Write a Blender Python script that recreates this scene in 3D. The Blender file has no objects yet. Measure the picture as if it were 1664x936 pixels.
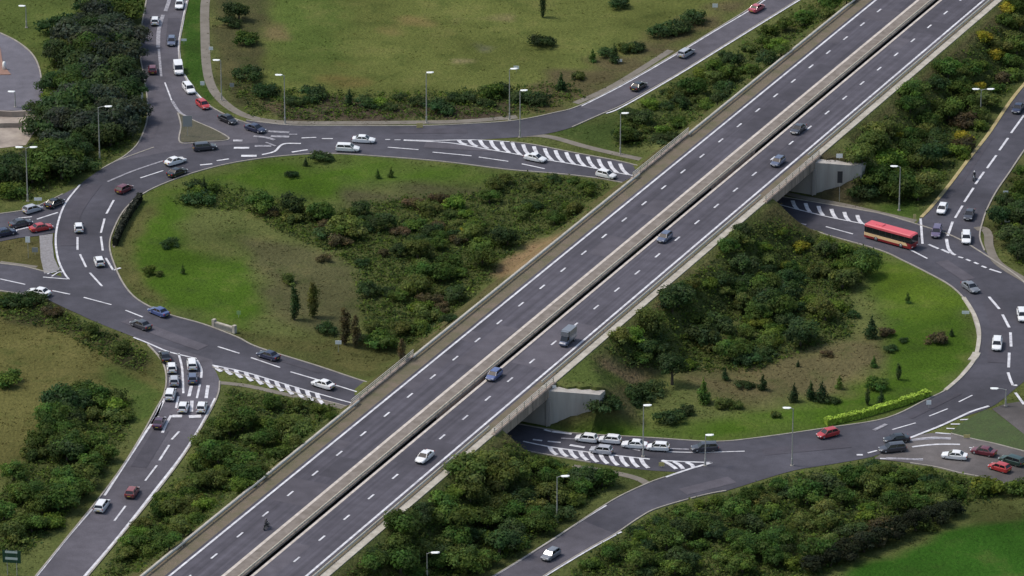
import bpy, math, random
import numpy as np
from mathutils import Vector, Matrix
from mathutils.geometry import tessellate_polygon
random.seed(7); RNG = np.random.default_rng(7)
S = bpy.context.scene
COL = S.collection
R = math.radians

# ------------------------------------------------------------------ camera, light, exposure
PITCH = R(22.9); FOC = 9394.0; CAMH = 417.0
CAMP = np.array([0.0, -CAMH/math.tan(PITCH), CAMH])
FW = np.array([0, math.cos(PITCH), -math.sin(PITCH)]); UPV = np.array([0, math.sin(PITCH), math.cos(PITCH)])
cam = bpy.data.cameras.new('camera'); camo = bpy.data.objects.new('camera', cam); COL.objects.link(camo)
camo.location = CAMP; camo.rotation_euler = (R(90)-PITCH, 0, 0)
cam.sensor_width = 36; cam.lens = 36*FOC/1664; cam.clip_start = 10; cam.clip_end = 9000
S.camera = camo
SUN_EL = R(57); SUN_AZ = R(-78)          # azimuth from +Y, negative = to the left: soft light from the left
w = bpy.data.worlds.new('World'); S.world = w; w.use_nodes = True
nt = w.node_tree; bg = nt.nodes['Background']
sky = nt.nodes.new('ShaderNodeTexSky'); sky.sky_type = 'NISHITA'; sky.sun_disc = False
sky.sun_elevation = SUN_EL; sky.sun_rotation = SUN_AZ; sky.air_density = 1.4; sky.dust_density = 3.0
nt.links.new(sky.outputs[0], bg.inputs[0]); bg.inputs[1].default_value = 0.13
sl = bpy.data.lights.new('sun', 'SUN'); sl.energy = 2.2; sl.angle = R(12); sl.color = (1.0, 0.95, 0.88)
so = bpy.data.objects.new('sun', sl); COL.objects.link(so)
sd = Vector((math.sin(SUN_AZ)*math.cos(SUN_EL), math.cos(SUN_AZ)*math.cos(SUN_EL), math.sin(SUN_EL)))
so.rotation_euler = sd.to_track_quat('Z', 'Y').to_euler(); so.location = (0, 0, 300)
S.view_settings.view_transform = 'Standard'; S.view_settings.look = 'None'
S.view_settings.gamma = 1; S.view_settings.use_curve_mapping = False
S.view_settings.exposure = 0.15
S.cycles.max_bounces = 5; S.cycles.diffuse_bounces = 3; S.cycles.transparent_max_bounces = 4

# ------------------------------------------------------------------ survey helpers: photo sighting -> ground point
def at(x, y, z=0.0):
    d = FW + np.array([1.0, 0, 0])*(x-832)/FOC + UPV*(468-y)/FOC
    return CAMP + d*(z-CAMH)/d[2]
def proj(Pn):
    v = Pn-CAMP; d = v@FW
    return 832+FOC*v[:, 0]/d, 468-FOC*(v@UPV)/d
U = np.array([.432, .902]); U /= np.linalg.norm(U); N = np.array([U[1], -U[0]])
DECK = 7.0
M0 = at(594, 705.75, DECK)[:2]
def mw(u, t): q = M0+N*u+U*t; return (float(q[0]), float(q[1]))
def ut(x, y): q = np.array([x, y])-M0; return float(q@N), float(q@U)
OPEN = [(12.0, 31.0), (130.0, 151.0)]     # the two spans over the roundabout
UL, UR, SLOPE = -7.7, 20.3, 9.5
def height(u, t):
    u = np.asarray(u, float); t = np.asarray(t, float)
    ext = np.zeros_like(u)
    for t0, t1 in OPEN:
        ext = np.maximum(ext, np.where(t >= t1-7, 8.5*np.clip(1-(t-t1-4)/12, 0, 1), 0))
    ur = UR+ext
    b = np.clip(np.minimum((u-(UL-SLOPE))/SLOPE, (ur+SLOPE-u)/SLOPE), 0, 1)
    b = b*b*(3-2*b)*0.4+b*0.6
    h = b*6.92
    for t0, t1 in OPEN:
        inn = (t > t0) & (t < t1)
        mid = (u >= UL) & (u <= UR)
        near = h*np.clip(1-(t-t0)/4.5, 0, 1)
        tw = t1+.42*(u-20.3)                                  # face of the splayed wing wall on the right
        k = np.clip((u-19.5)/10.5, 0, 1)
        bank = 5.2*k*np.clip(1-(tw-t)/np.clip(.9+.3*(u-20.5), .9, 3.2), 0, 1)
        bank = np.minimum(bank, h)
        h = np.where(inn & mid, 0, h)
        h = np.where((u < UL) & inn, np.maximum(near, h*np.clip(1-(t1-t)/3.0, 0, 1)), h)
        h = np.where((u > UR) & (t > t0) & (t < (t0+t1)/2), near, h)
        h = np.where((u > UR) & (u <= 28.6) & (t >= (t0+t1)/2) & (t < tw+1.2), bank, h)
        h = np.where((u > 28.6) & (t >= (t0+t1)/2) & (t < t1+30), h*np.clip((t-(t1+.6+.2*(u-20.3)))/4.5, 0, 1), h)
    h = np.where((u > 7.7) & (u < 8.3) & (h > 6.5), 6.1, h)
    return h
def ground(x, y):
    """the point of the ground (embankments included) sighted at photo position x, y"""
    prev = None
    for z in np.arange(8.0, -0.01, -0.2):
        p = at(x, y, z); u, t = ut(p[0], p[1])
        if float(height(u, t)) >= z-0.1: return np.array([p[0], p[1], z])
    return at(x, y, 0)

# ------------------------------------------------------------------ object helpers
def tag(o, label=None, cat=None, group=None, kind=None):
    if label: o['label'] = label
    if cat: o['category'] = cat
    if group: o['group'] = group
    if kind: o['kind'] = kind
    return o
class MB:
    def __init__(s): s.v = []; s.f = []
    def add(s, vs, fs):
        b = len(s.v); s.v += [tuple(map(float, q)) for q in vs]; s.f += [tuple(b+i for i in f) for f in fs]
    def box(s, x0, x1, y0, y1, z0, z1, M=None, taper=0.0):
        tx, ty = (x1-x0)*taper/2, (y1-y0)*taper/2
        vs = [(x0, y0, z0), (x1, y0, z0), (x1, y1, z0), (x0, y1, z0), (x0+tx, y0+ty, z1), (x1-tx, y0+ty, z1), (x1-tx, y1-ty, z1), (x0+tx, y1-ty, z1)]
        if M is not None: vs = [M @ Vector(q) for q in vs]
        s.add(vs, [(3, 2, 1, 0), (4, 5, 6, 7), (0, 1, 5, 4), (1, 2, 6, 5), (2, 3, 7, 6), (3, 0, 4, 7)])
    def tube(s, pts, rad, n=8):
        pts = [Vector(p) for p in pts]
        if not isinstance(rad, (list, tuple)): rad = [rad]*len(pts)
        rings = []
        for i, p in enumerate(pts):
            d = (pts[min(i+1, len(pts)-1)]-pts[max(i-1, 0)]).normalized()
            a = d.cross(Vector((0, 0, 1)) if abs(d.z) < .9 else Vector((1, 0, 0))).normalized(); b = d.cross(a)
            rings.append([p+(a*math.cos(2*math.pi*k/n)+b*math.sin(2*math.pi*k/n))*rad[i] for k in range(n)])
        vs = [q for r in rings for q in r]; fs = []
        for i in range(len(pts)-1):
            for k in range(n):
                fs.append((i*n+k, i*n+(k+1) % n, (i+1)*n+(k+1) % n, (i+1)*n+k))
        fs.append(tuple(range(n))[::-1]); fs.append(tuple((len(pts)-1)*n+k for k in range(n)))
        s.add(vs, fs)
    def loft(s, rings, caps=True):
        n = len(rings[0]); vs = [q for r in rings for q in r]; fs = []
        for i in range(len(rings)-1):
            for k in range(n):
                fs.append((i*n+k, i*n+(k+1) % n, (i+1)*n+(k+1) % n, (i+1)*n+k))
        if caps: fs.append(tuple(range(n))[::-1]); fs.append(tuple((len(rings)-1)*n+k for k in range(n)))
        s.add(vs, fs)
    def ribbon(s, pts, wd, z):
        pts = [Vector((p[0], p[1], 0)) for p in pts]; L = []; Rr = []
        for i, p in enumerate(pts):
            d = (pts[min(i+1, len(pts)-1)]-pts[max(i-1, 0)]); d = d.normalized() if d.length > 1e-6 else Vector((1, 0, 0))
            n = Vector((-d.y, d.x, 0))*wd/2
            L.append((p.x+n.x, p.y+n.y, z)); Rr.append((p.x-n.x, p.y-n.y, z))
        k = len(pts)
        s.add(L+Rr, [(i, k+i, k+i+1, i+1) for i in range(k-1)])
    def kerb(s, pts, wd, z0, z1):
        pts = [Vector((p[0], p[1], 0)) for p in pts]; rings = []
        for i, p in enumerate(pts):
            d = (pts[min(i+1, len(pts)-1)]-pts[max(i-1, 0)]); d = d.normalized() if d.length > 1e-6 else Vector((1, 0, 0))
            n = Vector((-d.y, d.x, 0))*wd/2
            rings.append([(p.x+n.x, p.y+n.y, z0), (p.x+n.x*.9, p.y+n.y*.9, z1), (p.x-n.x*.9, p.y-n.y*.9, z1), (p.x-n.x, p.y-n.y, z0)])
        s.loft(rings)
    def poly(s, loops, z):
        loops3 = [[Vector((p[0], p[1], 0)) for p in l] for l in loops]
        tris = tessellate_polygon(loops3); vs = [(p.x, p.y, z) for l in loops3 for p in l]
        out = []
        for a, b, c in tris:
            A, B, Cc = vs[a], vs[b], vs[c]
            cr = (B[0]-A[0])*(Cc[1]-A[1])-(B[1]-A[1])*(Cc[0]-A[0])
            if abs(cr) < 1e-9: continue
            out.append((a, b, c) if cr > 0 else (a, c, b))
        s.add(vs, out)
    def mesh(s, name, mat, smooth=False):
        me = bpy.data.meshes.new(name); me.from_pydata(s.v, [], s.f); me.update()
        if mat: me.materials.append(mat)
        if smooth:
            me.shade_smooth() if hasattr(me, 'shade_smooth') else None
        return me
    def build(s, name, mat, parent=None, smooth=False):
        return link(name, s.mesh(name, mat, smooth), parent)
def link(name, me, parent=None):
    o = bpy.data.objects.new(name, me); COL.objects.link(o)
    if parent: o.parent = parent
    return o
def empty(name, loc, rz=0):
    o = bpy.data.objects.new(name, None); COL.objects.link(o); o.location = loc; o.rotation_euler = (0, 0, rz)
    o.empty_display_size = .5
    return o
def copy_tree(o, parent=None):
    c = o.copy(); COL.objects.link(c); c.parent = parent
    for ch in list(o.children): copy_tree(ch, c)
    return c
def smooth_line(pts, sub=6, closed=False):
    P = [np.array(p, float) for p in pts]; n = len(P); out = []
    rng = range(n if closed else n-1)
    for i in rng:
        if closed: p0, p1, p2, p3 = P[(i-1) % n], P[i], P[(i+1) % n], P[(i+2) % n]
        else: p0, p1, p2, p3 = P[max(i-1, 0)], P[i], P[i+1], P[min(i+2, n-1)]
        for k in range(sub):
            t = k/sub
            out.append(0.5*((2*p1)+(-p0+p2)*t+(2*p0-5*p1+4*p2-p3)*t*t+(-p0+3*p1-3*p2+p3)*t**3))
    if not closed: out.append(P[-1])
    return out
def gl(pts, z=0.0, sub=6, closed=False):
    """survey line -> smoothed ground line"""
    w3 = [at(x, y, z)[:2] for x, y in pts]
    return smooth_line(w3, sub, closed) if sub else w3

# ------------------------------------------------------------------ materials
MATS = {}
def mat(name, col, rough=.8, var=.0, scale=1.0, detail=6, col2=None, bump=0.0, bscale=None, metal=0, coat=0, spec=.5, objvar=0, attr=None, zst=None):
    if name in MATS: return MATS[name]
    m = bpy.data.materials.new(name); m.use_nodes = True; nt = m.node_tree; b = nt.nodes['Principled BSDF']; L = nt.links
    b.inputs['Roughness'].default_value = rough; b.inputs['Metallic'].default_value = metal
    b.inputs['Specular IOR Level'].default_value = spec; b.inputs['Coat Weight'].default_value = coat
    b.inputs['Coat Roughness'].default_value = .08
    tc = nt.nodes.new('ShaderNodeTexCoord')
    src = None
    if attr:
        a = nt.nodes.new('ShaderNodeAttribute'); a.attribute_name = attr; src = a.outputs['Color']
    if var or col2:
        n = nt.nodes.new('ShaderNodeTexNoise'); n.inputs['Scale'].default_value = scale; n.inputs['Detail'].default_value = detail
        n.inputs['Roughness'].default_value = .65
        if zst:      # rain streaks: the noise is drawn out down the face
            mp = nt.nodes.new('ShaderNodeMapping'); mp.inputs['Scale'].default_value = (1, 1, zst); L.new(tc.outputs['Object'], mp.inputs[0]); L.new(mp.outputs[0], n.inputs['Vector'])
        else: L.new(tc.outputs['Object'], n.inputs['Vector'])
        mx = nt.nodes.new('ShaderNodeMix'); mx.data_type = 'RGBA'
        rp = nt.nodes.new('ShaderNodeMapRange'); rp.inputs[1].default_value = .3; rp.inputs[2].default_value = .7
        L.new(n.outputs['Fac'], rp.inputs[0]); L.new(rp.outputs[0], mx.inputs[0])
        if src is None:
            c2 = col2 or tuple(c*(1-var) for c in col)
            c1 = col if col2 else tuple(c*(1+var) for c in col)
            mx.inputs[6].default_value = (*c2, 1); mx.inputs[7].default_value = (*c1, 1)
        else:
            m1 = nt.nodes.new('ShaderNodeMix'); m1.data_type = 'RGBA'; m1.blend_type = 'MULTIPLY'; m1.inputs[0].default_value = 1
            L.new(src, m1.inputs[6])
            mx.inputs[6].default_value = (1-var, 1-var, 1-var, 1); mx.inputs[7].default_value = (1+var, 1+var*.9, 1+var*.6, 1)
            L.new(mx.outputs[2], m1.inputs[7]); mx = m1
        src = mx.outputs[2]
    if objvar:
        oi = nt.nodes.new('ShaderNodeObjectInfo'); hs = nt.nodes.new('ShaderNodeHueSaturation')
        r1 = nt.nodes.new('ShaderNodeMapRange'); r1.inputs[3].default_value = .5-.018*objvar; r1.inputs[4].default_value = .5+.02*objvar
        L.new(oi.outputs['Random'], r1.inputs[0]); L.new(r1.outputs[0], hs.inputs['Hue'])
        mm = nt.nodes.new('ShaderNodeMath'); mm.operation = 'MULTIPLY'; mm.inputs[1].default_value = 17.31
        fr = nt.nodes.new('ShaderNodeMath'); fr.operation = 'FRACT'
        L.new(oi.outputs['Random'], mm.inputs[0]); L.new(mm.outputs[0], fr.inputs[0])
        r2 = nt.nodes.new('ShaderNodeMapRange'); r2.inputs[3].default_value = 1-.2*objvar; r2.inputs[4].default_value = 1+.35*objvar
        L.new(fr.outputs[0], r2.inputs[0]); L.new(r2.outputs[0], hs.inputs['Value'])
        if src is None: hs.inputs['Color'].default_value = (*col, 1)
        else: L.new(src, hs.inputs['Color'])
        src = hs.outputs[0]
    if src is None: b.inputs['Base Color'].default_value = (*col, 1)
    else: L.new(src, b.inputs['Base Color'])
    if bump:
        n2 = nt.nodes.new('ShaderNodeTexNoise'); n2.inputs['Scale'].default_value = bscale or scale*4; n2.inputs['Detail'].default_value = 5
        L.new(tc.outputs['Object'], n2.inputs['Vector'])
        bp = nt.nodes.new('ShaderNodeBump'); bp.inputs['Strength'].default_value = 1; bp.inputs['Distance'].default_value = bump
        L.new(n2.outputs['Fac'], bp.inputs['Height']); L.new(bp.outputs[0], b.inputs['Normal'])
    MATS[name] = m
    return m
def ground_material():
    m = bpy.data.materials.new('grassland'); m.use_nodes = True; nt = m.node_tree; b = nt.nodes['Principled BSDF']; L = nt.links
    b.inputs['Roughness'].default_value = .95; b.inputs['Specular IOR Level'].default_value = .03
    tc = nt.nodes.new('ShaderNodeTexCoord'); a = nt.nodes.new('ShaderNodeAttribute'); a.attribute_name = 'soil'
    def noise(scale, det, lo, hi, a0, a1, rough=.65):
        n = nt.nodes.new('ShaderNodeTexNoise'); n.inputs['Scale'].default_value = scale; n.inputs['Detail'].default_value = det; n.inputs['Roughness'].default_value = rough
        L.new(tc.outputs['Object'], n.inputs['Vector'])
        r = nt.nodes.new('ShaderNodeMapRange'); r.inputs[1].default_value = lo; r.inputs[2].default_value = hi; r.inputs[3].default_value = a0; r.inputs[4].default_value = a1
        L.new(n.outputs['Fac'], r.inputs[0]); return r.outputs[0]
    def mix(fac, c1, c2, blend='MIX'):
        x = nt.nodes.new('ShaderNodeMix'); x.data_type = 'RGBA'; x.blend_type = blend
        for k, c in ((0, fac), (6, c1), (7, c2)):
            if isinstance(c, (int, float)): x.inputs[k].default_value = c
            elif isinstance(c, tuple): x.inputs[k].default_value = (*c, 1)
            else: L.new(c, x.inputs[k])
        return x.outputs[2]
    c = a.outputs['Color']
    c = mix(noise(.09, 8, .52, .72, 0, .4), c, (.12, .098, .04))            # straw-coloured patches
    c = mix(noise(.16, 8, .52, .72, 0, .6), c, (.036, .058, .014))              # coarse dark growth
    mv = noise(.045, 7, .32, .68, .74, 1.34)
    v0 = noise(1.3, 8, .28, .72, .76, 1.24)
    vm = nt.nodes.new('ShaderNodeMath'); vm.operation = 'MULTIPLY'; L.new(mv, vm.inputs[0]); L.new(v0, vm.inputs[1]); v = vm.outputs[0]
    comb = nt.nodes.new('ShaderNodeCombineColor')
    for i in range(3): L.new(v, comb.inputs[i])
    c = mix(1.0, c, comb.outputs[0], 'MULTIPLY')
    L.new(c, b.inputs['Base Color'])
    n2 = nt.nodes.new('ShaderNodeTexNoise'); n2.inputs['Scale'].default_value = 1.6; n2.inputs['Detail'].default_value = 8
    L.new(tc.outputs['Object'], n2.inputs['Vector'])
    bp = nt.nodes.new('ShaderNodeBump'); bp.inputs['Distance'].default_value = .5; bp.inputs['Strength'].default_value = .9
    L.new(n2.outputs['Fac'], bp.inputs['Height']); L.new(bp.outputs[0], b.inputs['Normal'])
    return m
def asphalt(name, col, patch, along=None):
    m = bpy.data.materials.new(name); m.use_nodes = True; nt = m.node_tree; b = nt.nodes['Principled BSDF']; L = nt.links
    b.inputs['Roughness'].default_value = .85; b.inputs['Specular IOR Level'].default_value = .25
    tc = nt.nodes.new('ShaderNodeTexCoord')
    last = None
    for sc, det, lo, hi, vmin, vmax in ((.05, 6, .35, .65, 1-patch, 1+patch), (.45, 7, .3, .7, .86, 1.14), (7, 4, .3, .7, .86, 1.15)):
        n = nt.nodes.new('ShaderNodeTexNoise'); n.inputs['Scale'].default_value = sc; n.inputs['Detail'].default_value = det
        L.new(tc.outputs['Object'], n.inputs['Vector'])
        r = nt.nodes.new('ShaderNodeMapRange'); r.inputs[1].default_value = lo; r.inputs[2].default_value = hi; r.inputs[3].default_value = vmin; r.inputs[4].default_value = vmax
        L.new(n.outputs['Fac'], r.inputs[0])
        if last is None: last = r.outputs[0]
        else:
            q = nt.nodes.new('ShaderNodeMath'); q.operation = 'MULTIPLY'; L.new(last, q.inputs[0]); L.new(r.outputs[0], q.inputs[1]); last = q.outputs[0]
    if along is not None:      # polished wheel tracks and oil down the lanes: long streaks
        mp = nt.nodes.new('ShaderNodeMapping'); mp.vector_type = 'TEXTURE'; mp.inputs['Rotation'].default_value = (0, 0, along); mp.inputs['Scale'].default_value = (110, .9, 1)
        n = nt.nodes.new('ShaderNodeTexNoise'); n.inputs['Scale'].default_value = 1; n.inputs['Detail'].default_value = 3
        L.new(tc.outputs['Object'], mp.inputs[0]); L.new(mp.outputs[0], n.inputs['Vector'])
        r = nt.nodes.new('ShaderNodeMapRange'); r.inputs[1].default_value = .3; r.inputs[2].default_value = .7; r.inputs[3].default_value = .7; r.inputs[4].default_value = 1.2
        L.new(n.outputs['Fac'], r.inputs[0]); q = nt.nodes.new('ShaderNodeMath'); q.operation = 'MULTIPLY'; L.new(last, q.inputs[0]); L.new(r.outputs[0], q.inputs[1]); last = q.outputs[0]
    vm = nt.nodes.new('ShaderNodeVectorMath'); vm.operation = 'SCALE'; vm.inputs[0].default_value = col; L.new(last, vm.inputs['Scale'])
    L.new(vm.outputs[0], b.inputs['Base Color'])
    return m
A_MW = asphalt('motorway_asphalt', (.079, .074, .09), .13, math.atan2(U[1], U[0]))
A_RING = asphalt('roundabout_asphalt', (.064, .062, .076), .27)
A_SLIP = asphalt('slip_asphalt', (.09, .084, .099), .22)
A_WORN = asphalt('worn_asphalt', (.1, .09, .088), .3)
A_PALE = asphalt('pale_asphalt', (.125, .12, .142), .1)
PAINT = mat('road_paint', (.76, .76, .78), .6, col2=(.36, .35, .38), scale=.9, detail=9)
PAINT_WORN = mat('worn_road_paint', (.4, .39, .42), .7, col2=(.12, .115, .135), scale=1.6)
PAINT_CREAM = mat('cream_edge_paint', (.62, .56, .5), .7, col2=(.38, .33, .28), scale=.9)
CONC = mat('concrete', (.36, .33, .29), .85, col2=(.22, .2, .17), scale=.5, bump=.02, bscale=6)
CONC_PALE = mat('pale_concrete', (.5, .465, .4), .85, col2=(.28, .25, .2), scale=.6)
CONC_WING = mat('wing_wall_concrete', (.44, .415, .38), .85, col2=(.31, .285, .255), scale=.7, zst=.1)
CONC_WALL = mat('abutment_concrete', (.47, .435, .4), .8, col2=(.34, .31, .285), scale=.35, zst=.12, bump=.02, bscale=5)
CONC_BEAM = mat('edge_beam_concrete', (.39, .31, .255), .85, col2=(.15, .125, .105), scale=.9, zst=.12)
GRAVEL = mat('median_gravel', (.24, .208, .182), .9, col2=(.13, .108, .088), scale=.6, detail=9)
VERGE = mat('brown_verge', (.165, .125, .095), .95, col2=(.095, .092, .045), scale=.35, detail=9, bump=.1, bscale=3)
GALV = mat('galvanised_steel', (.5, .47, .41), .45, metal=.3, var=.12, scale=2)
CREAMRAIL = mat('weathered_rail', (.52, .46, .36), .55, metal=.1, var=.2, scale=1.3)
POLE = mat('lamp_pole', (.45, .45, .42), .5, metal=.4, var=.1, scale=1.5)
HEAD = mat('lamp_housing', (.84, .86, .84), .4, var=.08, scale=3)
LENS = mat('lamp_lens', (.55, .57, .55), .15)
PATH = mat('path_surface', (.2, .178, .15), .9, col2=(.13, .115, .09), scale=.4, detail=8)
PATH_YEL = mat('yellowed_kerb', (.42, .36, .17), .85, col2=(.3, .22, .1), scale=.5)
BRICK = mat('brick_paving', (.3, .17, .13), .9, col2=(.2, .12, .09), scale=2)
PAVE = mat('pale_paving', (.42, .36, .3), .9, col2=(.2, .165, .14), scale=.25, detail=9)
COBBLE = mat('grey_setts', (.27, .26, .27), .9, col2=(.16, .15, .15), scale=2.2, bump=.05, bscale=3)
TYRE = mat('tyre_rubber', (.02, .02, .02), .9)
RIM = mat('alloy_rim', (.45, .45, .47), .35, metal=.8)
GLASS = mat('car_glass', (.012, .014, .018), .06, spec=.6)
LAMPW = mat('headlight_glass', (.7, .72, .75), .15)
LAMPR = mat('tail_light_plastic', (.35, .015, .012), .25)
PLATEW = mat('plate_white', (.7, .7, .66), .5); PLATEY = mat('plate_yellow', (.65, .5, .06), .5)
TRIM = mat('black_trim', (.025, .025, .028), .6)
def paint(n, c): return mat('paint_'+n, c, .28, coat=.7, var=.03, scale=.7)
PC = {'white': paint('white', (.78, .78, .78)), 'silver': paint('silver', (.42, .43, .46)), 'grey': paint('grey', (.17, .18, .2)),
      'charcoal': paint('charcoal', (.05, .05, .06)), 'black': paint('black', (.013, .013, .016)), 'navy': paint('navy', (.02, .025, .06)),
      'blue': paint('blue', (.06, .09, .23)), 'greyblue': paint('greyblue', (.1, .12, .185)), 'lightblue': paint('lightblue', (.1, .13, .27)),
      'red': paint('red', (.42, .03, .03)), 'maroon': paint('maroon', (.13, .018, .028)), 'pinkred': paint('pinkred', (.5, .09, .12)),
      'copper': paint('copper', (.24, .06, .055)), 'plum': paint('plum', (.075, .03, .06)), 'purple': paint('purple', (.12, .09, .16)), 'green': paint('green', (.02, .045, .035))}

# ------------------------------------------------------------------ ground: one sheet with the banks of the motorway in it
def pip(px, py, poly):
    ins = np.zeros(px.shape, bool); dist = np.full(px.shape, 1e9); n = len(poly)
    for i in range(n):
        x1, y1 = poly[i]; x2, y2 = poly[(i+1) % n]
        c = ((y1 > py) != (y2 > py))
        xi = (x2-x1)*(py-y1)/((y2-y1) if y2 != y1 else 1e-9)+x1
        ins ^= c & (px < xi)
        dx, dy = x2-x1, y2-y1; l2 = dx*dx+dy*dy+1e-9
        tt = np.clip(((px-x1)*dx+(py-y1)*dy)/l2, 0, 1)
        dist = np.minimum(dist, np.hypot(px-(x1+tt*dx), py-(y1+tt*dy)))
    return np.where(ins, dist, -dist)
THICK = {
 'wood by the top left road': [(140, 0), (232, 0), (222, 60), (222, 110), (230, 170), (208, 235), (150, 268), (95, 300), (30, 322), (0, 322), (0, 240), (45, 232), (62, 200), (88, 185), (75, 120), (120, 60)],
 'thicket on the left island': [(290, 325), (330, 300), (430, 320), (480, 345), (560, 350), (640, 330), (780, 320), (800, 292), (900, 285), (980, 305), (930, 360), (860, 385), (800, 425), (790, 450), (700, 540), (640, 560), (600, 545), (590, 480), (575, 425), (490, 385), (400, 340)],
 'scrub by the lower left field': [(90, 660), (150, 640), (210, 655), (205, 690), (160, 770), (90, 850), (40, 895), (0, 900), (0, 815), (40, 760), (70, 700)],
 'scrub between the left slip road and the motorway': [(365, 640), (540, 665), (545, 690), (420, 790), (235, 925), (165, 936), (255, 830), (340, 710)],
 'bank below the motorway': [(690, 800), (830, 725), (870, 745), (960, 775), (985, 790), (900, 850), (860, 880), (780, 925), (740, 936), (560, 936), (610, 880)],
 'wood at the lower right': [(930, 936), (1010, 880), (1060, 845), (1180, 810), (1300, 775), (1420, 755), (1520, 768), (1600, 785), (1625, 800), (1560, 820), (1470, 850), (1380, 900), (1320, 936)],
 'thicket on the right island': [(985, 560), (1080, 500), (1140, 430), (1240, 360), (1260, 365), (1300, 385), (1400, 405), (1425, 430), (1375, 470), (1380, 540), (1290, 570), (1240, 595), (1080, 600), (1010, 585)],
 'wood at the upper right': [(1375, 250), (1470, 170), (1600, 60), (1664, 10), (1664, 125), (1600, 215), (1540, 285), (1500, 330), (1440, 325), (1395, 300), (1385, 270)],
 'strip between the top slip road and the motorway': [(1020, 190), (1090, 145), (1200, 85), (1330, 5), (1385, 0), (1270, 90), (1190, 165), (1130, 190), (1080, 225), (1010, 235)],
 'corner at the right edge': [(1630, 305), (1664, 265), (1664, 430), (1640, 410), (1622, 360)],
}
def thick(k): return THICK[k]
OLIVE = (.085, .1, .032); BRIGHT = (.05, .094, .011); SCRUB = (.062, .076, .025)
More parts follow.
